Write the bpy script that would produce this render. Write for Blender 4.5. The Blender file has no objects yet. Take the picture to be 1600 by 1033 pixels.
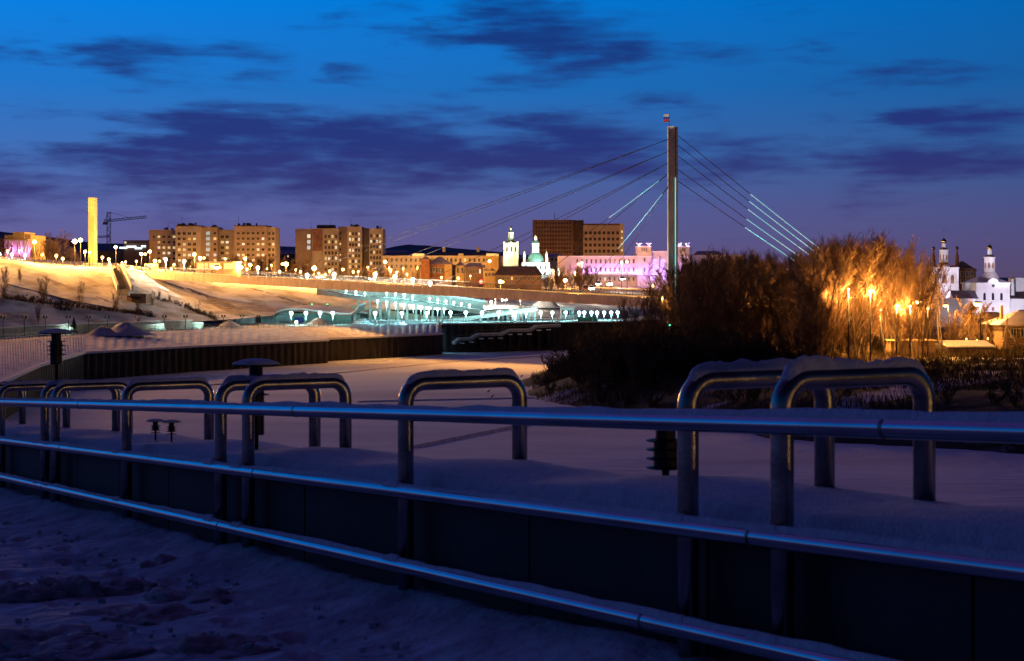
import bpy, math, random
from mathutils import Vector, noise
random.seed(7)
R = math.radians
sc = bpy.context.scene
COL = sc.collection
F, H, YH = 2400.0, 16.0, 440.0          # focal length (photo px), camera height over the ice, horizon row

# ------------------------------------------------------------------ camera
cam = bpy.data.cameras.new('camera')
cam.sensor_width = 36.0
cam.lens = 36.0 * F / 1600.0
cam.shift_y = -(516.5 - YH) / 1600.0
cam.clip_start, cam.clip_end = 0.1, 20000.0
cam.dof.use_dof = True
cam.dof.focus_distance = 260.0
cam.dof.aperture_fstop = 7.0
camo = bpy.data.objects.new('camera', cam)
camo.location = (0, 0, H)
camo.rotation_euler = (R(90), 0, 0)
COL.objects.link(camo)
sc.camera = camo

# ------------------------------------------------------------------ render settings
sc.render.engine = 'CYCLES'
cy = sc.cycles
cy.use_denoising = True
try: cy.denoiser = 'OPENIMAGEDENOISE'
except Exception: pass
cy.use_adaptive_sampling = False
cy.max_bounces = 5; cy.diffuse_bounces = 2; cy.glossy_bounces = 3; cy.transmission_bounces = 3
cy.sample_clamp_indirect = 4.0
cy.sample_clamp_direct = 0.0
cy.use_light_tree = True
cy.caustics_reflective = False; cy.caustics_refractive = False
sc.view_settings.view_transform = 'Standard'
sc.view_settings.look = 'None'
sc.view_settings.exposure = 0.0
sc.view_settings.gamma = 1.0

def lin(c):
    return tuple(((x/255.0)/12.92 if x/255.0 <= .04045 else ((x/255.0+.055)/1.055)**2.4) for x in c)

# ------------------------------------------------------------------ dusk sky (world)
world = bpy.data.worlds.new('World'); sc.world = world; world.use_nodes = True
nt = world.node_tree; nt.nodes.clear()
def N(t, **k):
    n = nt.nodes.new(t)
    for a, b in k.items(): setattr(n, a, b)
    return n
L = nt.links.new
def M(op, a, b=None, c=None, clamp=False):
    n = N('ShaderNodeMath', operation=op); n.use_clamp = clamp
    for i, x in enumerate((a, b, c)):
        if x is None: continue
        if isinstance(x, (int, float)): n.inputs[i].default_value = x
        else: L(x, n.inputs[i])
    return n.outputs[0]
tc = N('ShaderNodeTexCoord'); sep = N('ShaderNodeSeparateXYZ'); L(tc.outputs['Generated'], sep.inputs[0])
dx, dy, dz = sep.outputs
az = M('ARCTAN2', dx, dy)
el = M('ARCSINE', dz)
ramp = N('ShaderNodeValToRGB'); cr = ramp.color_ramp
stops = [(0.0, (100, 84, 122)), (0.022, (98, 90, 142)), (0.048, (88, 96, 156)), (0.08, (62, 104, 172)),
         (0.125, (30, 110, 190)), (0.185, (0, 120, 214)), (0.33, (2, 86, 180)), (0.52, (52, 46, 114)), (1.0, (54, 40, 96))]
while len(cr.elements) < len(stops): cr.elements.new(0.5)
for e, (p, c) in zip(cr.elements, stops):
    e.position = p; e.color = (*lin(c), 1)
L(M('MAXIMUM', el, 0.0), ramp.inputs[0])
# twilight glow side: low in front of the camera, to the left
ca = M('COSINE', M('ADD', az, 0.60))
tw = M('POWER', M('MULTIPLY_ADD', ca, 0.5, 0.5), 3.0)
hi = M('MULTIPLY', el, 5.0, clamp=True)         # less side to side change close to the horizon
fac = M('MULTIPLY_ADD', tw, 1.16, 0.09)
facl = M('MULTIPLY_ADD', tw, 0.85, 0.30)
fmix = N('ShaderNodeMix', data_type='FLOAT'); L(hi, fmix.inputs[0]); L(facl, fmix.inputs[2]); L(fac, fmix.inputs[3])
skyc = N('ShaderNodeMix', data_type='RGBA', blend_type='MULTIPLY'); skyc.inputs[0].default_value = 1
L(ramp.outputs[0], skyc.inputs[6]); L(fmix.outputs[0], skyc.inputs[7])
# clouds: long streaks at their directions in the sky, broken up by noise
cmb = N('ShaderNodeCombineXYZ'); L(az, cmb.inputs[0]); L(el, cmb.inputs[1])
mp1 = N('ShaderNodeVectorMath', operation='MULTIPLY'); L(cmb.outputs[0], mp1.inputs[0]); mp1.inputs[1].default_value = (13, 60, 1)
nz1 = N('ShaderNodeTexNoise'); nz1.inputs['Scale'].default_value = 1.0; nz1.inputs['Detail'].default_value = 6; nz1.inputs['Roughness'].default_value = .55
L(mp1.outputs[0], nz1.inputs['Vector'])
mp2 = N('ShaderNodeVectorMath', operation='MULTIPLY'); L(cmb.outputs[0], mp2.inputs[0]); mp2.inputs[1].default_value = (30, 200, 1)
nz2 = N('ShaderNodeTexNoise'); nz2.inputs['Detail'].default_value = 5; nz2.inputs['Scale'].default_value = 1.0; L(mp2.outputs[0], nz2.inputs['Vector'])
# warp of the blob coordinates
wv = N('ShaderNodeVectorMath', operation='SUBTRACT'); L(nz1.outputs['Color'], wv.inputs[0]); wv.inputs[1].default_value = (.5, .5, .5)
ws = N('ShaderNodeVectorMath', operation='MULTIPLY_ADD'); L(wv.outputs[0], ws.inputs[0]); ws.inputs[1].default_value = (.10, .022, 0); L(cmb.outputs[0], ws.inputs[2])
blobs = [(205, 95, 120, 26, 1.0), (120, 72, 90, 16, .5), (405, 108, 55, 28, .75), (565, 133, 45, 18, .7),
         (770, 30, 170, 34, 1.0), (900, 80, 120, 30, 1.0), (960, 92, 80, 16, .8), (705, 140, 50, 12, .7), (810, 130, 60, 12, .6), (1040, 161, 75, 11, .85),
         (330, 187, 170, 14, .8), (520, 222, 240, 32, 1.1), (430, 250, 260, 30, 1.0), (700, 250, 300, 34, 1.1), (180, 278, 280, 18, 1.0), (520, 285, 160, 14, .9),
         (860, 212, 60, 16, .7), (850, 186, 50, 12, .7), (950, 215, 60, 20, .6), (900, 262, 120, 22, .9), (1160, 245, 90, 16, .9), (1090, 187, 40, 8, .7),
         (40, 318, 80, 9, .7), (280, 318, 150, 10, .8), (20, 192, 60, 6, .6), (620, 312, 50, 8, .5),
         (1450, 205, 110, 16, .9), (1550, 200, 90, 10, .8), (1440, 248, 140, 15, 1.0), (1570, 255, 90, 12, .8), (1340, 222, 60, 9, .5), (1330, 307, 110, 8, .7),
         (1480, 110, 110, 14, .7), (1345, 110, 70, 14, .6), (1140, 85, 60, 14, .6), (1280, 92, 40, 12, .6), (1200, 20, 120, 18, .45)]
BANDS = [12, 48, 86, 122, 160, 195, 228, 260, 308]
def cloudiness(px, py):
    return min(1.15, sum(st*math.exp(-.8*(((px-bx_)/(sx*.95))**2+((py-by_)/(sy*.95))**2)) for bx_, by_, sx, sy, st in blobs))
wsep = N('ShaderNodeSeparateXYZ'); L(ws.outputs[0], wsep.inputs[0])
waz = M('MULTIPLY_ADD', wsep.outputs[0], 1/.72, .5)
wel = M('MULTIPLY', wsep.outputs[1], 5.0)
acc = None
for tri in range(3):
    ra = N('ShaderNodeValToRGB'); re_ = N('ShaderNodeValToRGB')
    while len(ra.color_ramp.elements) < 32: ra.color_ramp.elements.new(.5)
    for i, e in enumerate(ra.color_ramp.elements):
        e.position = i/31; px = 800+F*math.tan((i/31-.5)*.72)
        e.color = (*[max(cloudiness(px, BANDS[tri*3+c]+o) for o in (-7, 0, 7)) for c in range(3)], 1)
    es = [(math.atan((YH-y)/F)*5.0, j) for j, y in enumerate(BANDS)]
    es = [(0.10, 9)]+sorted(es)+[(.98, 9)]
    while len(re_.color_ramp.elements) < len(es): re_.color_ramp.elements.new(.5)
    for e, (p, j) in zip(re_.color_ramp.elements, es):
        e.position = p; e.color = (*[1.0 if j == tri*3+c else 0.0 for c in range(3)], 1)
    L(waz, ra.inputs[0]); L(wel, re_.inputs[0])
    dp = N('ShaderNodeVectorMath', operation='DOT_PRODUCT'); L(ra.outputs[0], dp.inputs[0]); L(re_.outputs[0], dp.inputs[1])
    acc = dp.outputs['Value'] if acc is None else M('ADD', acc, dp.outputs['Value'])
nn = M('ADD', M('MULTIPLY', M('SUBTRACT', nz1.outputs[0], .5), 2.0), M('MULTIPLY', M('SUBTRACT', nz2.outputs[0], .5), .9))
away = M('MULTIPLY', M('SUBTRACT', M('ABSOLUTE', az), .34), 4.0, clamp=True)      # the same kind of streaks all the way round
base = M('MULTIPLY', away, .32)
cm = M('ADD', M('ADD', M('MINIMUM', acc, 1.15), base), nn)
mr = N('ShaderNodeMapRange'); mr.interpolation_type = 'SMOOTHSTEP'; L(cm, mr.inputs[0])
mr.inputs[1].default_value = .22; mr.inputs[2].default_value = 1.22; mr.inputs[3].default_value = 0; mr.inputs[4].default_value = .92
cramp = N('ShaderNodeValToRGB')
cst = [(0.0, (64, 50, 96)), (0.05, (56, 52, 112)), (0.09, (38, 48, 118)), (0.18, (16, 52, 122)), (.4, (6, 32, 84)), (1, (3, 16, 40))]
while len(cramp.color_ramp.elements) < len(cst): cramp.color_ramp.elements.new(.5)
for e, (p, c) in zip(cramp.color_ramp.elements, cst): e.position = p; e.color = (*lin(c), 1)
L(M('MAXIMUM', el, 0.0), cramp.inputs[0])
cmix = N('ShaderNodeMix', data_type='RGBA'); L(mr.outputs[0], cmix.inputs[0]); L(skyc.outputs[2], cmix.inputs[6]); L(cramp.outputs[0], cmix.inputs[7])
bg = N('ShaderNodeBackground'); L(cmix.outputs[2], bg.inputs[0]); bg.inputs[1].default_value = 1.0
world.cycles.sampling_method = 'MANUAL'; world.cycles.sample_map_resolution = 256
wo = N('ShaderNodeOutputWorld'); L(bg.outputs[0], wo.inputs[0])

# ------------------------------------------------------------------ helpers
def W(px, py, Y):                      # a point seen at photo pixel px, py at distance Y ahead of the camera
    return Vector(((px-800)/F*Y, Y, H-(py-YH)/F*Y))
def G(px, py, z):                      # the same on level z
    return W(px, py, F*(H-z)/(py-YH))
def XX(px, Y): return (px-800)/F*Y
def ZZ(py, Y): return H-(py-YH)/F*Y

class MB:
    def __init__(s): s.v = []; s.f = []; s.m = []
    def face(s, pts, m=0):
        n = len(s.v); s.v += [Vector(p) for p in pts]; s.f.append(tuple(range(n, n+len(pts)))); s.m.append(m)
    def hexa(s, p, m=0):               # 8 points: 4 bottom ccw, 4 top ccw
        n = len(s.v); s.v += [Vector(q) for q in p]
        for q in ((0,3,2,1),(4,5,6,7),(0,1,5,4),(1,2,6,5),(2,3,7,6),(3,0,4,7)):
            s.f.append(tuple(n+i for i in q)); s.m.append(m)
    def box(s, x0, x1, y0, y1, z0, z1, m=0):
        s.hexa([(x0,y0,z0),(x1,y0,z0),(x1,y1,z0),(x0,y1,z0),(x0,y0,z1),(x1,y0,z1),(x1,y1,z1),(x0,y1,z1)], m)
    def beam(s, a, b, w, h, m=0):      # box from a to b, w wide (level), h high (centred)
        a = Vector(a); b = Vector(b); d = (b-a).normalized()
        sd = d.cross(Vector((0,0,1)))
        if sd.length < 1e-4: sd = Vector((1,0,0))
        sd.normalize(); up = sd.cross(d)
        sd *= w/2; up *= h/2
        s.hexa([a-sd-up, a+sd-up, b+sd-up, b-sd-up, a-sd+up, a+sd+up, b+sd+up, b-sd+up], m)
    def tube(s, pts, rad, n=8, m=0, cap=True):
        pts = [Vector(p) for p in pts]
        if isinstance(rad, (int, float)): rad = [rad]*len(pts)
        k = len(s.v); ref = None
        for i, p in enumerate(pts):
            d = (pts[min(i+1, len(pts)-1)]-pts[max(i-1, 0)]).normalized()
            if ref is None:
                ref = d.cross(Vector((0,0,1)))
                if ref.length < .05: ref = d.cross(Vector((1,0,0)))
            ref = (ref - d*ref.dot(d)).normalized(); o = d.cross(ref)
            for j in range(n):
                a = 2*math.pi*j/n
                s.v.append(p+(ref*math.cos(a)+o*math.sin(a))*rad[i])
        for i in range(len(pts)-1):
            for j in range(n):
                s.f.append((k+i*n+j, k+i*n+(j+1)%n, k+(i+1)*n+(j+1)%n, k+(i+1)*n+j)); s.m.append(m)
        if cap:
            s.f.append(tuple(k+j for j in range(n))[::-1]); s.m.append(m)
            e = k+(len(pts)-1)*n; s.f.append(tuple(e+j for j in range(n))); s.m.append(m)
    def lathe(s, cx, cy_, prof, n=12, m=0, rot=0.0):
        k = len(s.v)
        for r, z in prof:
            for j in range(n):
                a = 2*math.pi*j/n+rot
                s.v.append(Vector((cx+r*math.cos(a), cy_+r*math.sin(a), z)))
        for i in range(len(prof)-1):
            for j in range(n):
                s.f.append((k+i*n+j, k+i*n+(j+1)%n, k+(i+1)*n+(j+1)%n, k+(i+1)*n+j)); s.m.append(m)
        s.f.append(tuple(k+j for j in range(n))[::-1]); s.m.append(m)
        e = k+(len(prof)-1)*n; s.f.append(tuple(e+j for j in range(n))); s.m.append(m)
    def mesh(s, name, mats, off=Vector((0,0,0)), smooth=False):
        me = bpy.data.meshes.new(name)
        me.from_pydata([tuple(p-off) for p in s.v], [], s.f)
        for mt in (mats if isinstance(mats, (list, tuple)) else [mats]): me.materials.append(mt)
        me.polygons.foreach_set('material_index', s.m)
        if smooth: me.polygons.foreach_set('use_smooth', [True]*len(me.polygons))
        me.update()
        return me
    def build(s, name, mats, parent=None, smooth=False):
        off = parent_off(parent)
        o = bpy.data.objects.new(name, s.mesh(name, mats, off, smooth))
        COL.objects.link(o); o.parent = parent
        return o
def parent_off(p):
    o = Vector((0,0,0))
    while p is not None: o = o+p.location; p = p.parent
    return o
def tag(o, label=None, cat=None, group=None, kind=None):
    if label: o['label'] = label
    if cat: o['category'] = cat
    if group: o['group'] = group
    if kind: o['kind'] = kind
    return o
def thing(name, label, cat, loc=(0,0,0), group=None):
    o = bpy.data.objects.new(name, None); o.empty_display_size = .3
    COL.objects.link(o); o.location = loc
    return tag(o, label, cat, group)
def inst(name, me, parent, loc):
    o = bpy.data.objects.new(name, me); COL.objects.link(o); o.parent = parent
    o.location = Vector(loc)-parent_off(parent)
    return o
ORD = ['first','second','third','fourth','fifth','sixth','seventh','eighth','ninth','tenth','eleventh','twelfth','thirteenth','fourteenth',
       'fifteenth','sixteenth','seventeenth','eighteenth','nineteenth','twentieth']
def nth(i):
    if i < 20: return ORD[i]
    t = {2:'twenty',3:'thirty',4:'forty'}[(i+1)//10]; r = (i+1) % 10
    return {'twenty':'twentieth','thirty':'thirtieth','forty':'fortieth'}[t] if r == 0 else t+'-'+ORD[r-1]

# ------------------------------------------------------------------ materials
def mat(name, col, rough=.7, metal=0.0, col2=None, nscale=1.0, ndetail=4, stretch=(1,1,1), bump=0.0, bscale=None, emit=None, estr=0.0, spec=.4, lo=.35, hi=.65):
    m = bpy.data.materials.new(name); m.use_nodes = True
    t = m.node_tree; b = t.nodes['Principled BSDF']
    b.inputs['Base Color'].default_value = (*col, 1); b.inputs['Roughness'].default_value = rough
    b.inputs['Metallic'].default_value = metal; b.inputs['Specular IOR Level'].default_value = spec
    if col2 or bump:
        g = t.nodes.new('ShaderNodeNewGeometry')
        mp = t.nodes.new('ShaderNodeVectorMath'); mp.operation = 'MULTIPLY'; mp.inputs[1].default_value = stretch
        t.links.new(g.outputs['Position'], mp.inputs[0])
        nz = t.nodes.new('ShaderNodeTexNoise'); nz.inputs['Scale'].default_value = nscale; nz.inputs['Detail'].default_value = ndetail
        t.links.new(mp.outputs[0], nz.inputs['Vector'])
        if col2:
            r = t.nodes.new('ShaderNodeValToRGB'); r.color_ramp.elements[0].position = lo; r.color_ramp.elements[1].position = hi
            r.color_ramp.elements[0].color = (*col, 1); r.color_ramp.elements[1].color = (*col2, 1)
            t.links.new(nz.outputs[0], r.inputs[0]); t.links.new(r.outputs[0], b.inputs['Base Color'])
        if bump:
            nb = nz
            if bscale:
                nb = t.nodes.new('ShaderNodeTexNoise'); nb.inputs['Scale'].default_value = bscale; nb.inputs['Detail'].default_value = 5
                t.links.new(mp.outputs[0], nb.inputs['Vector'])
            bp = t.nodes.new('ShaderNodeBump'); bp.inputs['Strength'].default_value = 1.0; bp.inputs['Distance'].default_value = bump
            t.links.new(nb.outputs[0], bp.inputs['Height']); t.links.new(bp.outputs[0], b.inputs['Normal'])
    if emit:
        b.inputs['Emission Color'].default_value = (*emit, 1); b.inputs['Emission Strength'].default_value = estr
    return m
SOD = (1.0, .43, .085); TUR = (.32, .95, 1.0); WHT = (1.0, .86, .62); PUR = (.42, .16, 1.0); CYA = (.10, .85, .9)
MT = {}
MT['snow'] = mat('snow', (.62,.63,.68), .85, col2=(.74,.75,.78), nscale=2.0, bump=.01, bscale=9)
MT['snow_near'] = mat('snow_on_rail', (.60,.60,.66), .9, col2=(.72,.73,.77), nscale=14, bump=.012, bscale=55)
MT['snow_walk'] = mat('trodden_snow', (.40,.40,.46), .9, col2=(.68,.69,.74), nscale=1.6, ndetail=8, bump=.06, bscale=4.5)
MT['snow_lump'] = mat('dirty_snow', (.32,.27,.29), .95, col2=(.56,.52,.55), nscale=2.2, bump=.05, bscale=9)
MT['ice'] = mat('snow_on_ice', (.62,.60,.66), .9, col2=(.86,.85,.88), nscale=.09, ndetail=9, stretch=(.35,1,1), bump=.10, bscale=.7, lo=.3, hi=.6)
MT['slope'] = mat('snow_on_slope', (.30,.26,.25), .9, col2=(.70,.67,.69), nscale=.16, ndetail=10, stretch=(1,.6,2.2), bump=.30, bscale=.55, lo=.36, hi=.56)
MT['revet'] = mat('snow_on_revetment', (.56,.52,.55), .9, col2=(.82,.81,.83), nscale=.5, ndetail=8, bump=.04, bscale=2, lo=.3, hi=.55)
MT['city'] = mat('snowy_city_ground', (.30,.28,.27), .9, col2=(.6,.58,.57), nscale=.06, ndetail=6)
MT['bank'] = mat('dry_grass_and_snow', (.045,.033,.022), .95, col2=(.62,.61,.66), nscale=.075, ndetail=7, bump=.15, bscale=.6, lo=.57, hi=.64)
MT['grass'] = mat('dry_grass', (.045,.032,.016), .9, col2=(.10,.07,.035), nscale=.4, spec=.1)
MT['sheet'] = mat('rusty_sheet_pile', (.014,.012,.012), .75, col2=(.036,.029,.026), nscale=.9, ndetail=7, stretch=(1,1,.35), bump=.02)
MT['concrete'] = mat('concrete', (.28,.26,.24), .85, col2=(.42,.40,.37), nscale=.7, ndetail=6, bump=.02)
MT['pylon'] = mat('pylon_concrete', (.44,.40,.38), .8, col2=(.58,.53,.50), nscale=.5, ndetail=6, stretch=(1,1,.3))
MT['panel'] = mat('painted_fascia', (.52,.42,.36), .6, col2=(.66,.54,.46), nscale=.8, stretch=(1,1,.5))
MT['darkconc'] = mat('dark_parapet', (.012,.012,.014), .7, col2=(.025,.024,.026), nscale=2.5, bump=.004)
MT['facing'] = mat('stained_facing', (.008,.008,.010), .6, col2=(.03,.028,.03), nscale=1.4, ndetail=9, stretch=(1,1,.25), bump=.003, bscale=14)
MT['steel'] = mat('stainless_steel', (.20,.19,.19), .27, 1.0, col2=(.34,.32,.31), nscale=6, bump=.0016, bscale=34)
MT['rail'] = mat('brushed_steel', (.42,.42,.45), .07, 1.0, col2=(.50,.50,.53), nscale=3, bump=.0002, bscale=30)
MT['iron'] = mat('black_iron', (.012,.012,.013), .5, .3, col2=(.02,.02,.02), nscale=8)
MT['post'] = mat('grey_post', (.16,.16,.16), .5, .2, col2=(.24,.24,.24), nscale=5)
MT['bark'] = mat('bark', (.10,.075,.055), .9, col2=(.18,.14,.105), nscale=3, stretch=(1,1,.3))
MT['twig'] = mat('twigs', (.13,.08,.048), .85, col2=(.22,.135,.08), nscale=.6)
MT['shrub'] = mat('shrub_twigs', (.05,.036,.025), .9, col2=(.09,.065,.042), nscale=1.5)
MT['conifer'] = mat('conifer_needles', (.035,.05,.03), .9, col2=(.06,.08,.045), nscale=2)
MT['plaster_w'] = mat('white_plaster', (.70,.68,.66), .8, col2=(.80,.78,.76), nscale=.4, ndetail=6)
MT['plaster_p'] = mat('pink_plaster', (.60,.52,.44), .8, col2=(.70,.61,.53), nscale=.3, ndetail=6)
MT['plaster_y'] = mat('yellow_plaster', (.58,.40,.16), .8, col2=(.68,.5,.24), nscale=.4)
MT['tower_y'] = mat('cream_plaster', (.66,.64,.46), .8, col2=(.76,.74,.58), nscale=.5)
MT['apt'] = mat('apartment_panels', (.48,.38,.32), .85, col2=(.58,.46,.40), nscale=.25, ndetail=5)
MT['apt2'] = mat('apartment_pale', (.62,.54,.44), .85, col2=(.72,.64,.54), nscale=.25, ndetail=5)
MT['brownb'] = mat('brown_tiles', (.20,.12,.09), .8, col2=(.27,.17,.13), nscale=.3)
MT['brick'] = mat('brick', (.26,.11,.06), .9, col2=(.38,.18,.10), nscale=.9, ndetail=7)
MT['roofsnow'] = mat('snowy_roof', (.45,.38,.42), .85, col2=(.62,.56,.6), nscale=.5, ndetail=6)
MT['roofdark'] = mat('dark_roof', (.10,.07,.07), .8, col2=(.17,.12,.11), nscale=.6)
MT['roofgreen'] = mat('green_copper', (.10,.26,.19), .5, .2, col2=(.2,.38,.3), nscale=2)
MT['gold'] = mat('gilded', (.85,.55,.12), .25, 1.0)
MT['log'] = mat('log_wall', (.16,.10,.06), .9, col2=(.25,.17,.10), nscale=2, stretch=(.3,1,6))
MT['trim'] = mat('pale_trim', (.55,.50,.40), .8)
MT['wood'] = mat('weathered_wood', (.35,.26,.16), .85, col2=(.45,.34,.22), nscale=3, stretch=(1,1,.3))
MT['glass'] = mat('dark_window', (.03,.03,.04), .15, spec=.5)
MT['hill'] = mat('far_hill', (.10,.08,.11), .95, col2=(.2,.17,.2), nscale=.004, ndetail=6)
MT['asphalt'] = mat('asphalt', (.05,.05,.05), .9, col2=(.16,.15,.15), nscale=.5)
MT['tarp'] = mat('green_tarpaulin', (.02,.22,.14), .7)
MT['bluepaint'] = mat('blue_paint', (.03,.07,.35), .5)
MT['greenwall'] = mat('pale_green_wall', (.50,.62,.50), .8, col2=(.60,.70,.60), nscale=.3, stretch=(2,2,.2))
MT['mural'] = mat('faded_mural', (.30,.14,.12), .85, col2=(.46,.28,.24), nscale=.35, ndetail=8)
MT['flag_w'] = mat('white_cloth', (.8,.8,.8), .8); MT['flag_b'] = mat('blue_cloth', (.05,.1,.5), .8); MT['flag_r'] = mat('red_cloth', (.7,.06,.05), .8)
MT['carpaint'] = mat('dark_car_paint', (.05,.05,.06), .3, .3); MT['carpaint_r'] = mat('red_car_paint', (.3,.02,.02), .3, .2); MT['carpaint_w'] = mat('pale_car_paint', (.6,.6,.6), .3, .1)
MT['rubber'] = mat('rubber', (.02,.02,.02), .9)
def emi(name, c, s): return mat(name, (.8,.8,.8), .5, emit=c, estr=s)
MT['cable'] = mat('cable_sheath', (.10,.085,.08), .7, col2=(.15,.13,.12), nscale=2)
MT['e_cable'] = emi('cable_flood_glow', (.14,.72,.78), .62)  # glow put into the colour for floodlight on the cables
MT['weld'] = mat('weld_collar', (.14,.13,.13), .45, 1.0, col2=(.24,.22,.2), nscale=20, bump=.001, bscale=60)
MT['path'] = mat('trodden_path_and_shade', (.16,.14,.15), .95, col2=(.40,.37,.40), nscale=.5, ndetail=8)
MT['e_sod'] = emi('sodium_glow', (1.0,.60,.17), 4.2); MT['e_tur'] = emi('turquoise_glow', (.55,1.0,1.0), 7); MT['e_wht'] = emi('white_glow', (1.0,.88,.6), 8)
MT['e_win'] = [emi('lit_window_%s' % n, c, s) for n, c, s in (('warm', (1.0,.70,.28), .75), ('white', (1.0,.9,.66), .8), ('cool', (.6,.85,.9), .6), ('amber', (1.0,.55,.15), .5), ('cyan', (.2,.75,.85), .7))]
MT['e_led'] = emi('turquoise_led', (.10,.75,.72), 1.0)
MT['e_road'] = emi('road_lamp_glow', (1.0,.56,.14), 1300)
MT['e_blue'] = emi('blue_white_led', (.35,.75,1.0), 4.5)
MT['e_red'] = emi('red_signal', (1.0,.03,.01), 5); MT['e_green'] = emi('green_signal', (.05,1.0,.45), 2.2)
MT['e_pur'] = emi('violet_window', (.35,.18,1.0), .8); MT['e_sign'] = emi('white_sign', (.7,.95,1.0), 2.2); MT['e_hall'] = emi('lamplit_front_glow', (1.0,.62,.16), .6)
MT['e_head'] = emi('headlight', (1.0,.92,.75), 14); MT['e_deck'] = emi('deck_light_line', (1.0,.46,.07), 1.3)

NL = [0]
def plight(parent, loc, col, P, radius=.25):
    l = bpy.data.lights.new('lamp_light', 'POINT'); l.energy = P; l.color = col; l.shadow_soft_size = radius
    o = bpy.data.objects.new('lamp_light', l); COL.objects.link(o); o.parent = parent
    o.location = Vector(loc)-parent_off(parent); NL[0] += 1
    return o
def slight(parent, loc, target, col, P, ang=40, blend=.6, radius=.3):
    l = bpy.data.lights.new('flood_light', 'SPOT'); l.energy = P; l.color = col; l.spot_size = R(ang); l.spot_blend = blend; l.shadow_soft_size = radius
    o = bpy.data.objects.new('flood_light', l); COL.objects.link(o); o.parent = parent
    o.location = Vector(loc)-parent_off(parent)
    o.rotation_euler = (Vector(target)-Vector(loc)).to_track_quat('-Z', 'Y').to_euler()
    return o


# ================================================================== THE SETTING
def lerp(a, b, t): return a+(b-a)*t
def nz(x, y, s, seed=0): return noise.noise(Vector((x*s+seed*17.3, y*s-seed*9.1, seed*3.7)))
def resample(pl, step):
    out = []
    for a, b in zip(pl[:-1], pl[1:]):
        n = max(1, int((b-a).length/step))
        out += [a+(b-a)*(i/n) for i in range(n)]
    return out+[pl[-1]]
def at_px(tab, x):
    if x <= tab[0][0]: return tab[0][1]
    for (a, b), (c, d) in zip(tab[:-1], tab[1:]):
        if x <= c: return b+(d-b)*(x-a)/(c-a)
    return tab[-1][1]

# river ice, one sheet under everything
m = MB(); m.face([(-3000,-200,0),(3000,-200,0),(3000,9000,0),(-3000,9000,0)])
tag(m.build('river_ice', MT['ice']), 'frozen river under snow', 'river', kind='structure')
# far hills
m = MB()
hp = [(-900, 372), (-300, 372), (0, 362), (60, 368), (150, 380), (400, 384), (600, 388), (640, 382), (700, 387), (790, 394), (900, 412), (1000, 428), (1300, 434), (1700, 434), (2600, 434)]
hp = [(x, y+1.2*nz(x, 0, .05, 2)) for a, b in zip(hp[:-1], hp[1:]) for x, y in [(lerp(a[0], b[0], k/8), lerp(a[1], b[1], k/8)) for k in range(8)]]
top = [W(x, y, 4200) for x, y in hp]
for a, b in zip(top[:-1], top[1:]):
    m.face([(a.x*.85, a.y-900, 14), (b.x*.85, b.y-900, 14), b, a]); m.face([a, b, (b.x*1.3, 6000, 10), (a.x*1.3, 6000, 10)])
tag(m.build('hills', MT['hill'], smooth=True), 'low dark hills on the horizon', 'hills', kind='structure')

# --- the left bank: sheet-pile wall, revetment, promenade, slope and plateau
ZW, ZP = 4.3, 6.4
wall_top1 = [G(-150, 665, ZW), G(0, 600, ZW), G(60, 573, ZW), G(130, 553, ZW), G(300, 543, ZW), G(460, 535.5, ZW), G(512, 533, ZW)]
wall_top2 = [G(511, 531, ZW), G(620, 526.5, ZW), G(691, 523, ZW)]
wall_top3 = [Vector((XX(690, 345), 345, ZP)), Vector((XX(980, 366), 366, ZP)), Vector((60, 430, ZP)), Vector((112, 640, ZP))]
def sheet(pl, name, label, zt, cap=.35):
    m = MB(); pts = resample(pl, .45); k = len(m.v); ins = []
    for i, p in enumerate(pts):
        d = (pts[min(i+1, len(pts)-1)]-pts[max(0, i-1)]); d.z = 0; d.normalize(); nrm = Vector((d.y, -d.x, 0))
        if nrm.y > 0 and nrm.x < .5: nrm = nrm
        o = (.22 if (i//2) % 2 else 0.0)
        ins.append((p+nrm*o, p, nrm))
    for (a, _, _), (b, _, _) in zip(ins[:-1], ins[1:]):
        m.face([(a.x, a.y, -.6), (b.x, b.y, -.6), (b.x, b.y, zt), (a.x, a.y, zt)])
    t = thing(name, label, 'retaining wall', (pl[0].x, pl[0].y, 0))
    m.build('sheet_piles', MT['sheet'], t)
    c = MB()
    q = [p for p in pl]
    for a, b in zip(q[:-1], q[1:]):
        d = (b-a).normalized(); n_ = Vector((d.y, -d.x, 0))
        c.hexa([a+n_*.45+Vector((0,0,.0)), b+n_*.45, b-n_*.5, a-n_*.5, a+n_*.45+Vector((0,0,cap)), b+n_*.45+Vector((0,0,cap)), b-n_*.5+Vector((0,0,cap)), a-n_*.5+Vector((0,0,cap))])
    c.build('coping', MT['snow'], t)
    return t
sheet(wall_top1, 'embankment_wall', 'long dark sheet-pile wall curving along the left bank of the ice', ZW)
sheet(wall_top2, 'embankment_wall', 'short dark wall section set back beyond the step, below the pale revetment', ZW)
w3 = sheet(wall_top3, 'embankment_wall', 'tall dark embankment wall with the zigzag stair, right of the blue lit steps', ZP, .25)

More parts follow.
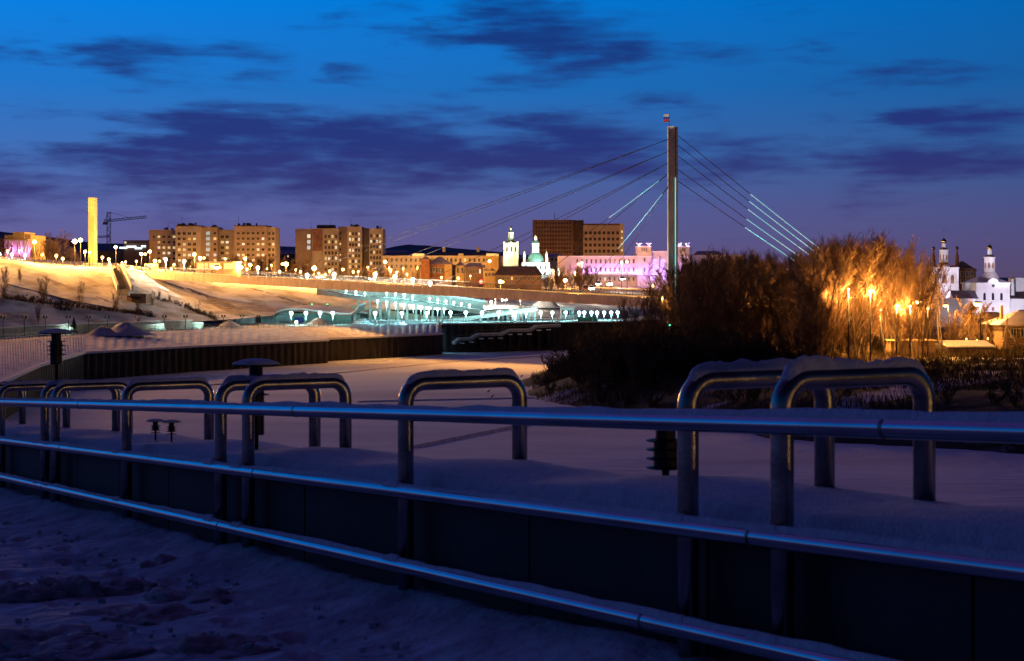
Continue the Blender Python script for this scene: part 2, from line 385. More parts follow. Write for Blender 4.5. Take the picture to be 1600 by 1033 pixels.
def loft(name, rows_a, rows_b, mt, nu, nv, ridge=0.0, rp=1.6, kind=True, nzamp=.08, label=None):
    a = resample(rows_a, 3.0) if nu is None else None
    # both rows are polylines with the same count
    m = MB(); A = []; 
    def arc(pl, n):
        L_ = [0]
        for p, q in zip(pl[:-1], pl[1:]): L_.append(L_[-1]+(q-p).length)
        out = []
        for i in range(n+1):
            s = L_[-1]*i/n; j = 0
            while j < len(pl)-2 and s > L_[j+1]: j += 1
            out.append(pl[j]+(pl[j+1]-pl[j])*((s-L_[j])/(L_[j+1]-L_[j])))
        return out
    # keep the columns aligned knot by knot
    cols = []
    for (p, q, r, s) in zip(rows_a[:-1], rows_a[1:], rows_b[:-1], rows_b[1:]):
        n = max(1, int((q-p).length/(rp/4 if ridge else 3)))
        for i in range(n): cols.append((p+(q-p)*(i/n), r+(s-r)*(i/n)))
    cols.append((rows_a[-1], rows_b[-1]))
    for ci, (p, q) in enumerate(cols):
        for j in range(nv+1):
            v = p+(q-p)*(j/nv)
            v = v.copy(); v.z += nzamp*nz(v.x, v.y, .25, 1)*(1 if 0 < j < nv else 0)
            if ridge and 0 < j < nv: v.z += ridge*(1 if (ci//2) % 2 else 0)
            m.v.append(v)
    n1 = nv+1
    for c in range(len(cols)-1):
        for j in range(nv):
            m.f.append((c*n1+j, (c+1)*n1+j, (c+1)*n1+j+1, c*n1+j+1)); m.m.append(0)
    o = m.build(name, mt)
    tag(o, label, 'embankment', kind='structure')
    return o
rtop = [G(-150, 548, ZP), G(0, 534.5, ZP), G(60, 529, ZP), G(130, 524, ZP), G(300, 516, ZP), G(460, 511.5, ZP), G(512, 510, ZP)]
UPc = Vector((0,0,.3))
loft('revetment', [p+UPc for p in wall_top1], rtop, MT['revet'], 0, 5, .10, 2.4, label='ribbed snow covered revetment above the long wall')
rtop2 = [G(512, 510, ZP), G(620, 506, ZP), G(691, 505, ZP)]
loft('revetment', [p+UPc for p in wall_top2], rtop2, MT['revet'], 0, 5, .10, 2.4, label='pale revetment beside the blue lit steps')
# promenade deck behind the revetment and the tall wall
prom_f = rtop+rtop2[1:]+[wall_top3[0]+Vector((0,.3,0)), wall_top3[1]+Vector((0,.3,0)), wall_top3[2]+Vector((-.3,0,0))]
prom_b = [Vector((XX(-150, 232), 232, ZP)), Vector((XX(0, 262), 262, ZP)), Vector((XX(60, 275), 275, ZP)), Vector((XX(130, 288), 288, ZP)), Vector((XX(300, 315), 315, ZP)), Vector((XX(460, 392), 392, ZP)),
          Vector((XX(512, 404), 404, ZP)), Vector((XX(620, 404), 404, ZP)), Vector((XX(691, 404), 404, ZP)), Vector((XX(700, 404), 404, ZP)), Vector((XX(980, 404), 404, ZP)), Vector((40, 440, ZP))]
m = MB()
for a, b, c, d in zip(prom_f[:-1], prom_f[1:], prom_b[1:], prom_b[:-1]): m.face([a, b, c, d])
tag(m.build('promenade', MT['city']), 'snow dusted riverside promenade', 'promenade', kind='structure')

# slope and plateau: columns of points from the promenade up to the town
C_ = [(-250, [(518, 222), (462, 255), (398, 305), (392, 420)]), (0, [(512, 262), (468, 285), (405, 330), (400, 450)]), (45, [(511, 271), (472, 293), (410, 338), (404, 455)]), (90, [(510, 280), (477, 300), (415, 346), (407, 460)]),
      (135, [(508.5, 289), (482, 304), (417, 353), (409, 470)]), (180, [(507, 297), (487, 308), (418.5, 362), (411, 480)]), (240, [(506, 303), (495, 314), (430, 382), (419, 500)]), (345, [(500, 330), (482, 356), (441, 428), (426, 520)]),
      (430, [(493, 352), (470, 385), (443, 432), (430, 540)]), (500, [(490, 370), (472, 400), (452, 432), (434, 550)]), (560, [(489, 386), (488.5, 388), (458, 440), (438, 560)]),
      (640, [(497.5, 405), (485, 405.5), (462, 420), (443, 560)]), (760, [(497.5, 405), (488, 406), (466, 430), (445, 560)]), (900, [(497.5, 405), (487, 412), (466, 440), (445, 560)]),
      (1100, [(490, 460), (480, 466), (466, 480), (446, 600)])]
cols = []
for px, rs in C_:
    p = [W(px, y, Y) for y, Y in rs]
    p.append(Vector((p[-1].x*6, 4600, 15.0)))
    cols.append(p)
m = MB(); NU, NV = 9, [8, 14, 8, 5]
grid = []
for a, b in zip(cols[:-1], cols[1:]):
    for i in range(NU):
        t = i/NU; col = [lerp(p, q, t) for p, q in zip(a, b)]
        line = []
        for r in range(4):
            for j in range(NV[r]): line.append(lerp(col[r], col[r+1], j/NV[r]))
        line.append(col[4]); grid.append(line)
for ci, line in enumerate(grid):
    for j, v in enumerate(line):
        w = v.copy()
        if 0 < j < 26: w.z += .35*nz(v.x, v.y, .12, 3)+.14*nz(v.x, v.y, .5, 4)
        m.v.append(w)
n1 = len(grid[0])
for c in range(len(grid)-1):
    for j in range(n1-1):
        m.f.append((c*n1+j, (c+1)*n1+j, (c+1)*n1+j+1, c*n1+j+1)); m.m.append(0)
tag(m.build('hillside', MT['slope'], smooth=True), 'snowy left bank hillside rising to the town', 'hillside', kind='structure')
def zcity(px, Y):
    """height of the town ground"""
    prev = None
    cs = C_
    def colz(rs):
        pts = [(Yv, ZZ(y, Yv)) for y, Yv in rs]+[(4600, 15.0)]
        return at_px(pts, Y)
    if px <= cs[0][0]: return colz(cs[0][1])
    for (a, ra), (b, rb) in zip(cs[:-1], cs[1:]):
        if px <= b: return lerp(colz(ra), colz(rb), (px-a)/(b-a))
    return colz(cs[-1][1])

# --- the right bank: a wooded spit
SH = [(1500,-300),(46,-300),(34,-60),(40,-10),(62,50),(90,118),(50,141),(26,158),(19,172),(9,194),(3,208),(2.6,246),(9,290),(36,318),(62,400),(118,640),(260,1500),(1500,1500)]
def sdist(x, y):
    best = 1e9; inside = False
    for (x0, y0), (x1, y1) in zip(SH, SH[1:]+SH[:1]):
        dx_, dy_ = x1-x0, y1-y0
        t = max(0, min(1, ((x-x0)*dx_+(y-y0)*dy_)/(dx_*dx_+dy_*dy_)))
        best = min(best, math.hypot(x-x0-t*dx_, y-y0-t*dy_))
        if (y0 > y) != (y1 > y) and x < (x1-x0)*(y-y0)/(y1-y0)+x0: inside = not inside
    return best if inside else -best
def zright(x, y):
    d = sdist(x, y)+2.2*nz(x, y, .09, 5)
    if d < -1.5: return -.8
    s = max(0, d+.8)
    z = 5.6*(1-math.exp(-s/15.0))-.12
    return z+.35*nz(x, y, .16, 6)*min(1, s/4)+.12*nz(x, y, .5, 7)*min(1, s/4)
m = MB()
xs = [-2+2.0*i for i in range(90)]+[180+12*i for i in range(30)]
ys = [-160+12.5*i for i in range(20)]+[90+2.2*i for i in range(120)]+[354+10*i for i in range(30)]
for x in xs:
    for y in ys: m.v.append(Vector((x, y, zright(x, y))))
for i in range(len(xs)-1):
    for j in range(len(ys)-1):
        q = (i*len(ys)+j, (i+1)*len(ys)+j, (i+1)*len(ys)+j+1, i*len(ys)+j+1)
        if max(m.v[k].z for k in q) > -.7: m.f.append(q); m.m.append(0)
tag(m.build('river_bank', MT['bank'], smooth=True), 'dark overgrown right bank with patches of snow', 'bank', kind='structure')

# ================================================================== FOREGROUND: the sloping bridge walk and its railing
A_ = Vector((-1400, 2400, -172)).normalized()          # along the rails, away and down
B_ = Vector((2400, 1400, 0)).normalized()              # level, across the parapet towards the river
def RP(px, k):                                          # where the line that drops k px per px from the far point passes px
    y = 612+k*(px+600); Zd = 11904.0/(px+600)
    return W(px, y, Zd)
O_top, O_mid, O_low, O_gnd, O_hoop = (RP(640, k) for k in (.0275, .1245, .2175, .273, -.0105))
UP = Vector((0,0,1))
def tt(px): return (RP(px, .03)-RP(640, .03)).dot(A_)   # distance along the rails
T0, T1 = tt(2300), tt(-330)
ts = [T0+(T1-T0)*i/60 for i in range(61)]
# walk
m = MB(); rows = []
nb = 120; na = 300
prints = []
rw = random.Random(77)
for tr in range(4):
    b0 = -1.1-tr*.75+rw.uniform(-.2, .2); t_ = -4+rw.uniform(0, .5); k_ = 0
    while t_ < 12:
        prints.append((t_, b0+(.10 if k_ % 2 else -.10)+.12*math.sin(t_*.7+tr), rw.uniform(-.25, .25))); t_ += rw.uniform(.58, .72); k_ += 1
def dent(t, b):
    z = 0.0
    for pt, pb, ang in prints:
        dt, db = t-pt, b-pb
        if abs(dt) > .3 or abs(db) > .25: continue
        u = (dt*math.cos(ang)+db*math.sin(ang))/.17; v = (-dt*math.sin(ang)+db*math.cos(ang))/.075; q = u*u+v*v
        z += -.055*max(0, 1-q*.7)**.6 if q < 1.42 else .016*max(0, 1-(q-1.42)/2.0)
    return z
tg = [T0-6+i*.5 for i in range(int((-4-T0+6)/.5))]+[-4+i*.055 for i in range(240)]+[9.2+i*.4 for i in range(int((T1+10-9.2)/.4))]
na = len(tg)-1
for t in tg:
    for j in range(nb+1):
        b = -9.0+9.12*(1-(1-j/nb)**1.6)
        p = O_gnd+A_*t+B_*b
        p = p+UP*(.05*nz(p.x, p.y, .9, 8)+.03*nz(p.x, p.y, 2.5, 9)+.13*max(0, 1-abs(b)/1.0)**2+.010*nz(p.x, p.y, 7, 4)+dent(t, b))
        m.v.append(p)
for i in range(na):
    for j in range(nb):
        k = i*(nb+1)+j; m.f.append((k, k+nb+1, k+nb+2, k+1)); m.m.append(0)
tag(m.build('bridge_walk', MT['snow_walk'], smooth=True), 'snow covered walk in front of the railing', 'walkway', kind='structure')
# parapet slab with its snow
par = thing('parapet', 'broad dark parapet under a thick layer of snow behind the railing', 'parapet', O_mid+B_*.45-UP*2.4)
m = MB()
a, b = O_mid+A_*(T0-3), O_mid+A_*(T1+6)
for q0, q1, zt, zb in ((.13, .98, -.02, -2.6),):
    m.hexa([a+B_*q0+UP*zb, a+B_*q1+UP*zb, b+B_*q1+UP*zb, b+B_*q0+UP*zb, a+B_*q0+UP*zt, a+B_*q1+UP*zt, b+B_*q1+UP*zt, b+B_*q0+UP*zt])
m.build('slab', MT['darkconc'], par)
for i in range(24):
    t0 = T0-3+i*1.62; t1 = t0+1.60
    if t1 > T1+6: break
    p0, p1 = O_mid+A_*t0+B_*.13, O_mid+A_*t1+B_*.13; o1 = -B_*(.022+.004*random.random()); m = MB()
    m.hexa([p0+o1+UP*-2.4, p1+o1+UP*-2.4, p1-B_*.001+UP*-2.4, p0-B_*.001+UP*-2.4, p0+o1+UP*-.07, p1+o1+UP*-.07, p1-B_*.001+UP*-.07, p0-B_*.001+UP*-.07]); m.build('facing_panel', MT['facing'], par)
m = MB(); nn_ = 150; nw = 12
for i in range(nn_+1):
    t = T0-3+(T1-T0+9)*i/nn_
    for j in range(nw+1):
        q = .10+.94*j/nw; e = j/nw
        p = O_mid+A_*t+B_*q
        dr = .5+.5*math.sin(t*2.55+q*2.2+.8*nz(t, q, .7, 3))       # wind drifts crossing the slab
        h = .035+.10*math.sqrt(max(0, e*(1-e))*4)*(.65+.55*dr)+.012*nz(p.x, p.y, 3, 4)
        if j in (0, nw): h = -.05
        m.v.append(p+UP*h)
for i in range(nn_):
    for j in range(nw):
        k = i*(nw+1)+j; m.f.append((k, k+nw+1, k+nw+2, k+1)); m.m.append(0)
m.build('snow_layer', MT['snow_near'], par, smooth=True)

rl = thing('bridge_railing', 'steel railing of three long pipes and inverted U hoops topped with snow', 'railing', O_gnd)
def snowcap(pts, r, hgt, seed, wf=.95):
    """irregular snow lying on top of a pipe"""
    m = MB(); prof = [(-1, .05), (-.8, .55), (-.45, .9), (0, 1.0), (.45, .9), (.8, .55), (1, .05)]; n = len(prof)
    for i, p in enumerate(pts):
        d = (pts[min(i+1, len(pts)-1)]-pts[max(i-1, 0)]).normalized(); sd = d.cross(UP)
        sd = sd.normalized() if sd.length > .05 else B_.cross(UP)
        up = sd.cross(d)
        e = min(1, i/2.0, (len(pts)-1-i)/2.0)
        h = hgt*max(.15, .78+.6*nz(i*.5, seed, .11, 2)+.35*nz(i*.9, seed, .45, 2)+.18*nz(i*.9, seed, 1.3, 6))*e*max(0, up.z)**1.5
        for (w, z) in prof:
            base = math.sqrt(max(0, 1-(w*wf*.82)**2))*r
            m.v.append(p+sd*(w*wf*r*.86)+up*(base-.004+h*z))
    for i in range(len(pts)-1):
        for j in range(n-1):
            k = i*n+j; m.f.append((k, k+n, k+n+1, k+1)); m.m.append(0)
    return m
for o_, r_, hs, sd_ in ((O_top, .041, .034, 1), (O_mid, .041, .03, 2), (O_low, .041, .03, 3)):
    m = MB(); pts = [o_-B_*.088+A_*t for t in ts]; m.tube(pts, r_, 28)
    rr = m.build('rail', MT['rail'], rl, smooth=True)
    fine = [o_-B_*.088+A_*(T0+(T1-T0)*i/420) for i in range(421)]
    snowcap(fine, r_, hs, sd_, .62 if o_ is not O_top else .74).build('snow_cap', MT['snow_near'], rr, smooth=True)
HW, HR = .83, .05
def hoop(px):
    t = tt(px); g = O_gnd+A_*t; top = O_hoop+A_*t; d = (O_mid+A_*t)
    bz = top.z; rb = .125
    c0 = Vector((g.x, g.y, 0)); c1 = c0+B_*HW
    pts = [Vector((c0.x, c0.y, g.z-.1)), Vector((c0.x, c0.y, (g.z+bz)/2)), Vector((c0.x, c0.y, bz-rb))]
    for i in range(1, 9):
        a = math.pi/2*i/8; q = c0+B_*(rb*(1-math.cos(a))); pts.append(Vector((q.x, q.y, bz-rb+rb*math.sin(a))))
    for i in range(1, 6):
        q = c0+B_*lerp(rb, HW-rb, i/6); pts.append(Vector((q.x, q.y, bz)))
    for i in range(0, 9):
        a = math.pi/2*i/8; q = c1-B_*(rb*(1-math.sin(a))); pts.append(Vector((q.x, q.y, bz-rb+rb*math.cos(a))))
    pts.append(Vector((c1.x, c1.y, d.z-.15)))
    m = MB(); m.tube(pts, HR, 24)
    h = m.build('hoop', MT['steel'], rl, smooth=True)
    cap = []
    for i in range(41):
        s = i/40; x = lerp(.03, HW-.03, s)
        zz = bz
        if x < rb: zz = bz-rb+math.sqrt(max(0, rb*rb-(rb-x)**2))
        if x > HW-rb: zz = bz-rb+math.sqrt(max(0, rb*rb-(x-HW+rb)**2))
        q = c0+B_*x; cap.append(Vector((q.x, q.y, zz)))
    snowcap(cap, HR, .038, px*.37, .8).build('snow_cap', MT['snow_near'], h, smooth=True)
for px in (-105, -58, 2, 70, 87, 198, 345, 388, 634, 1075, 1222, 1905): hoop(px)
for px in (-105, -58, 2, 70, 87, 198, 345, 388, 634, 1075, 1222, 1905):    # collars that join the pipes to the hoops, snow lodged on them
    t = tt(px)
    for o_ in (O_top, O_mid, O_low):
        c = o_-B_*.088+A_*t; m = MB(); m.tube([c, c+B_*.06], .024, 10); m.tube([c+B_*.036, c+B_*.044], .034, 14); m.build('collar', MT['weld'], rl, smooth=False)
        if o_ is not O_top:
            m = MB(); pts = [c+A_*(.02*i-.12) for i in range(13)]; snowcap(pts, .041, .04, px*.1+o_.z, .9).build('lodged_snow', MT['snow_near'], rl, smooth=True)
for k in range(5):                                        # butt joints of the pipe lengths
    t = T0+2.1+k*5.9
    for j, o_ in enumerate((O_top, O_mid, O_low)):
        c = o_-B_*.088+A_*(t+j*.8); m = MB(); m.tube([c-A_*.009, c+A_*.009], .0432, 24); m.build('weld_bead', MT['weld'], rl)

# unlit louvred lanterns held outside the parapet on brackets
def lantern(px, py, Y, s, hb, label, cap=True):
    c = W(px, py, Y)                                     # top of the cap
    t = thing('lantern', label, 'lantern', (c.x, c.y, c.z-hb), group='unlit louvred lanterns outside the parapet')
    m = MB(); m.lathe(c.x, c.y, [(.005*s, c.z), (.11*s, c.z-.012*s), (.20*s, c.z-.035*s), (.205*s, c.z-.045*s), (.06*s, c.z-.05*s)], 20)
    k = m.build('cap', MT['iron'], t, smooth=True)
    m = MB(); m.lathe(c.x, c.y, [(.006*s, c.z+.012*s), (.11*s, c.z+.002*s), (.195*s, c.z-.026*s), (.199*s, c.z-.036*s)], 20); m.build('snow_cap', MT['snow_near'], k, smooth=True)
    m = MB(); m.lathe(c.x, c.y, [(.058*s, c.z-.05*s), (.058*s, c.z-.13*s), (.07*s, c.z-.135*s), (.07*s, c.z-hb)], 16); m.build('body', MT['iron'], t, smooth=False)
    for i in range(4):
        z = c.z-(.13+.052*i)*s
        m = MB(); m.lathe(c.x, c.y, [(.066*s, z), (.112*s, z-.008*s), (.112*s, z-.014*s), (.066*s, z-.012*s)], 16); m.build('louvre', MT['iron'], t)
    # bracket back to the parapet
    v = Vector((c.x, c.y, c.z-hb+.02)); rel = v-O_mid
    tpar = rel.dot(A_)/(1-A_.z*A_.z) if True else 0
    tpar = (rel.x*A_.x+rel.y*A_.y)/(A_.x**2+A_.y**2)
    foot = O_mid+A_*tpar+B_*.985; foot.z -= .35
    m = MB(); m.tube([Vector((v.x, v.y, v.z+.05)), Vector((v.x, v.y, min(v.z-.05, foot.z+.05))), lerp(Vector((v.x, v.y, foot.z)), foot, .25), foot], .022*s, 8)
    m.build('bracket', MT['iron'], t, smooth=True)
lantern(88, 515, 18.6, 1.02, .42, 'unlit louvred lantern with snowy disc cap against the left revetment, its whole body in view')
lantern(400, 562, 13.3, 1.02, .65, 'unlit louvred lantern rising behind the paired hoops left of centre')
lantern(1040, 650, 8.4, .95, .28, 'unlit louvred lantern under the top rail left of the paired hoops at right')
lantern(243, 655, 15.6, .46, .11, 'left one of two small capped lanterns just above the snowy parapet')
lantern(268, 656.5, 15.2, .46, .11, 'right one of two small capped lanterns just above the snowy parapet')

# lumps of cleared snow on the walk
lum = [(30, 930, .5, .5), (105, 925, .42, .55), (185, 915, .40, .42), (250, 888, .34, .5), (300, 935, .5, .42), (215, 965, .6, .45), (370, 925, .36, .3), (60, 1000, .6, .4), (350, 1010, .5, .4), (140, 1010, .55, .35)]
for i, (px, py, r, hh) in enumerate(lum):
    d_ = W(px, py, 1.0)-Vector((0,0,H)); n_ = A_.cross(B_)
    s = (O_gnd-Vector((0,0,H))).dot(n_)/d_.dot(n_); c = Vector((0,0,H))+d_*s
    m = MB(); rings = 16; seg = 36; r = r*.6; hh = hh*.30
    for a in range(rings+1):
        ph = math.pi*.5*a/rings
        for b in range(seg):
            th = 2*math.pi*b/seg; dv = Vector((math.cos(th)*math.cos(ph), math.sin(th)*math.cos(ph), math.sin(ph)))
            k = 1+.45*noise.noise(dv*1.6+Vector((i*5, 0, 0)))+.25*noise.noise(dv*4+Vector((i*5, 3, 0)))+.16*noise.noise(dv*9+Vector((i*5, 3, 0)))
            m.v.append(c+Vector((dv.x*r*k*1.2, dv.y*r*k, dv.z*hh*k-.08)))
    for a in range(rings):
        for b in range(seg): m.f.append((a*seg+b, a*seg+(b+1) % seg, (a+1)*seg+(b+1) % seg, (a+1)*seg+b)); m.m.append(0)
    o = m.build('snow_lump', MT['snow_lump'], smooth=True)
    tag(o, '%s brownish snow lump on the walk, counted from the left edge' % nth(sorted(range(len(lum)), key=lambda q: lum[q][0]).index(i)), 'snow lump', 'snow lumps on the walk')

# crumbs of broken snow and crust around the lumps
m = MB(); rnd = random.Random(21)
for i in range(240):
    t = rnd.uniform(-1.5, 8); b = -abs(rnd.gauss(0, 1.6))-.35; c = O_gnd+A_*t+B_*b-UP*.012; r = rnd.uniform(.006, .022); q = [c+Vector((rnd.uniform(-1, 1), rnd.uniform(-1, 1), rnd.uniform(-.4, .5)))*r*1.2+UP*(.03+r*.3) for _ in range(8)]
    m.hexa([c+Vector((x*r*rnd.uniform(.6, 1.2), y*r*rnd.uniform(.6, 1.2), z*r*rnd.uniform(.5, 1)+.03)) for x, y, z in ((-1,-1,-1),(1,-1,-1),(1,1,-1),(-1,1,-1),(-1,-1,1),(1,-1,1),(1,1,1),(-1,1,1))])
tag(m.build('snow_crumbs', MT['snow_walk']), 'crumbs of broken snow scattered over the walk', 'snow', kind='stuff')
# tracks on the ice
for i, tr in enumerate([[(560, 628), (650, 626), (740, 624), (835, 622)], [(280, 606), (400, 596), (560, 580), (700, 566), (860, 556)], [(640, 700), (800, 668), (900, 650)]]):
    Q = resample([G(a, b, 0) for a, b in tr], 2.5); m = MB()
    for k_ in (-.45, .45):
        for a, b in zip(Q[:-1], Q[1:]):
            j = Vector((0, .35*nz(a.x, a.y, .12, 2), 0)); j2 = Vector((0, .35*nz(b.x, b.y, .12, 2), 0)); d = (b-a).normalized(); n_ = Vector((-d.y, d.x, 0)); a_, b_ = a+j+n_*k_, b+j2+n_*k_
            m.hexa([a_-n_*.24+UP*.002, b_-n_*.24+UP*.002, b_+n_*.24+UP*.002, a_+n_*.24+UP*.002, a_-n_*.1+UP*.10, b_-n_*.1+UP*.10, b_+n_*.1+UP*.10, a_+n_*.1+UP*.10])
    tag(m.build('ice_track', MT['snow_walk']), ['straight double track across the ice left of the dark spit', 'long curving double track along the middle of the river', 'short double track on the near ice'][i], 'track', kind='structure')

# ================================================================== THE SUSPENSION FOOTBRIDGE
BL = (232, 375.0); BR = (1062, 268.0)                   # left and right end: pixel column and distance
def bY(px):                                             # distance of the deck at a pixel column
    xl, yl, xr, yr = XX(BL[0], BL[1]), BL[1], XX(BR[0], BR[1]), BR[1]
    k = (px-800)/F                                      # x = k*y
    t = (k*yl-xl)/((xr-xl)-k*(yr-yl))
    return yl+(yr-yl)*t
def deck_py(px): return 424.5+(px-232)*(466-424.5)/(1030-232)  # row of the deck's top edge
bd = (Vector((XX(*BR), BR[1], 0))-Vector((XX(*BL), BL[1], 0))).normalized()   # along the deck, to the right
bn = Vector((bd.y, -bd.x, 0))                            # level, towards the camera
def DP(px, dz=0.0, off=0.0):
    Y = bY(px); p = W(px, deck_py(px), Y); return p+bn*off+Vector((0,0,dz))
br = thing('footbridge', 'long cable-stayed footbridge with a panelled deck and a single tall pylon', 'bridge', DP(232, -2.5))
kn = [232+(1062-232)*i/58 for i in range(59)]
DW = 6.0
m = MB()
for a, b in zip(kn[:-1], kn[1:]):
    p, q = DP(a, -.25), DP(b, -.25); n_ = -bn*DW; d = Vector((0,0,-1.2))
    m.hexa([p+d, q+d, q+n_+d, p+n_+d, p, q, q+n_, p+n_])
m.build('deck', MT['snow'], br)
for a, b in zip(kn[:-1], kn[1:]):
    m = MB(); p, q = DP(a, 0, .12), DP(b, 0, .12); e = (q-p)*.012; h = Vector((0,0,-1.75)); n_ = -bn*.1
    p += e; q -= e
    m.hexa([p+h, q+h, q+h+n_, p+h+n_, p, q, q+n_, p+n_]); m.build('panel', MT['panel'], br)
m = MB(); rp = []
for a, b in zip(kn[:-1], kn[1:]):
    for k in range(6):
        p = DP(lerp(a, b, k/6)); m.beam(p, p+Vector((0,0,1.05)), .05, .05)
        p = p-bn*(DW-.2); m.beam(p, p+Vector((0,0,1.05)), .05, .05)
for s_ in (0, DW-.2):
    for z in (.12, 1.08):
        m.beam(DP(232, z)-bn*s_, DP(1062, z)-bn*s_, .07, .07)
tag(m.build('deck_railing', MT['post'], br), kind='stuff')
m = MB(); m.beam(DP(262, .16, -.08), DP(1035, .16, -.08), .10, .17); ll = m.build('light_line', MT['e_deck'], br)   # row of small lamps along the edge of the deck
for px in range(300, 1040, 37):  # downlights added along the deck edge to light the ice below
    c = DP(px, .55, 1.3); m = MB(); m.beam(DP(px, .5, .0), c, .06, .06); m.lathe(c.x, c.y, [(.05, c.z+.1), (.16, c.z+.05), (.17, c.z)], 8); hd = m.build('added_edge_lamp', MT['iron'], br)
    m = MB(); m.lathe(c.x, c.y, [(.05, c.z-.06), (.13, c.z-.04), (.15, c.z-.005)], 8); m.build('lens', MT['e_deck'], hd); slight(br, c-Vector((0,0,.2)), c+bn*.55-Vector((0,0,1.4)), SOD, 3000 if px > 500 else 1200, 116, .5, .12)
# pylon
PYp = W(1050, 466, BR[1]+1.0); pyb = 4.0
ptop = ZZ(198, PYp.y); pxs = PYp.y/F
m = MB(); m.box(PYp.x-6.6*pxs, PYp.x+3.6*pxs, PYp.y-1.0, PYp.y+1.0, pyb, ptop); py_ = m.build('pylon', MT['pylon'], br)
m = MB(); m.box(PYp.x+5.2*pxs, PYp.x+8.4*pxs, PYp.y-1.0, PYp.y+1.0, pyb, ptop-.1); m.build('pylon_leg', MT['pylon'], py_)
for zt, zb in ((ZZ(278, PYp.y), ZZ(466, PYp.y)),):
    m = MB(); m.box(PYp.x+3.7*pxs, PYp.x+5.1*pxs, PYp.y-.9, PYp.y+.5, zb, zt); m.build('light_strip', MT['e_led'], py_)
for k in range(7):
    z = ZZ(200+k*13, PYp.y); m = MB(); m.box(PYp.x+3.6*pxs+.002, PYp.x+5.2*pxs-.002, PYp.y-.8, PYp.y+.8, z-.35, z); m.build('tie', MT['pylon'], py_)
m = MB(); m.box(PYp.x-1.6, PYp.x+1.9, PYp.y-2, PYp.y+2, pyb-1, pyb+1.2); m.build('footing', MT['concrete'], py_)
def cable(p, q, r=.05, lit=None):
    m = MB(); pts = [lerp(p, q, i/10)-Vector((0,0,.35*4*(i/10)*(1-i/10))) for i in range(11)]
    m.tube(pts, r, 6); cb = m.build('cable', MT['cable'], br, smooth=True)
    if lit: m = MB(); m.tube([lerp(p, q, t)-Vector((0,0,.35*4*t*(1-t))) for t in [lit[0]+(lit[1]-lit[0])*i/6 for i in range(7)]], r*1.25, 6); m.build('flood_glow_sleeve', MT['e_cable'], cb, smooth=True)  # glowing sleeve stands in for floodlight falling on the cable
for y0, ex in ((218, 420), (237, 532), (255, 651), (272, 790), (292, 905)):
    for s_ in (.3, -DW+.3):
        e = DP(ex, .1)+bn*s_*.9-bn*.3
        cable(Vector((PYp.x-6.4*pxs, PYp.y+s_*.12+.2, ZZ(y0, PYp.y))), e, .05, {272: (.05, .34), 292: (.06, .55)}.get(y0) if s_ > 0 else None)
anc = Vector((PYp.x, PYp.y, 0))+bd*50; anc.z = zright(anc.x, anc.y)
an_ = [anc+bd*(k-2)*.9 for k in range(5)]
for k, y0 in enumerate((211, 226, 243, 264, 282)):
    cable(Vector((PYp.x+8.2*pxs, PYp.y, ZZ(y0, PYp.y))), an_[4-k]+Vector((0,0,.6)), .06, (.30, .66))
m = MB(); m.beam(anc-bd*3.5+Vector((0,0,.2)), anc+bd*3.5+Vector((0,0,.2)), 2.4, 1.6); m.build('anchor_block', MT['concrete'], br)
# turquoise floodlights that wash the cables and the pylon
tgt = Vector((PYp.x, PYp.y, 34))
slight(br, Vector((PYp.x+2.2, PYp.y-1.2, 14.2)), lerp(anc, Vector((PYp.x, PYp.y, ptop-8)), .5), CYA, 20000, 64, .8)
slight(br, DP(960, .8)+bn*3, lerp(DP(900), Vector((PYp.x, PYp.y, ptop-14)), .66), CYA, 9000, 30, .6)
slight(br, Vector((PYp.x+9, PYp.y-3, 7)), Vector((PYp.x+1.2, PYp.y, 24)), CYA, 7000, 30, .7)
slight(br, Vector((PYp.x+.5, PYp.y-3.5, ptop-1.5)), Vector((PYp.x-.9, PYp.y, ptop+2.6)), (1,.85,.75), 500, 50, .7)  # spot added to brighten the flag
slight(br, DP(985, .6)+bn*2.5, Vector((PYp.x-.5, PYp.y, 27)), (.95,.88,.85), 5000, 62, .9)  # spot added to lighten the pylon face
# flag
fl = thing('flag', 'small white, blue and red flag flying on the pylon top', 'flag', (PYp.x, PYp.y, ptop))
m = MB(); m.tube([(PYp.x-.45, PYp.y, ptop), (PYp.x-.45, PYp.y, ZZ(177, PYp.y))], .05, 8); m.build('flagpole', MT['post'], fl)
zt = ZZ(177, PYp.y); fw, fh = 1.0, 1.35
for k, mt in enumerate(('flag_w', 'flag_b', 'flag_r')):
    m = MB(); n = 8
    for i in range(n):
        a, b = i/n, (i+1)/n
        f_ = lambda u: (PYp.x-.5-u*fw, PYp.y+.12*math.sin(u*6), -.12*u)
        x0, y0, d0 = f_(a); x1, y1, d1 = f_(b); z1 = zt-.1-k*fh/3; z0 = z1-fh/3
        m.hexa([(x0, y0-.01, z0+d0), (x1, y1-.01, z0+d1), (x1, y1+.01, z0+d1), (x0, y0+.01, z0+d0), (x0, y0-.01, z1+d0), (x1, y1-.01, z1+d1), (x1, y1+.01, z1+d1), (x0, y0+.01, z1+d0)])
    m.build('stripe', MT[mt], fl)
# left abutment
m = MB(); p = DP(225); q = DP(292)
m.hexa([DP(222, -1.0, -.4), DP(262, -1.3, -.4), DP(262, -1.3, -5.6), DP(222, -1.0, -5.6), DP(222, -.26, -.4), DP(262, -.26, -.4), DP(262, -.26, -5.6), DP(222, -.26, -5.6)])
m.build('abutment', MT['concrete'], br)

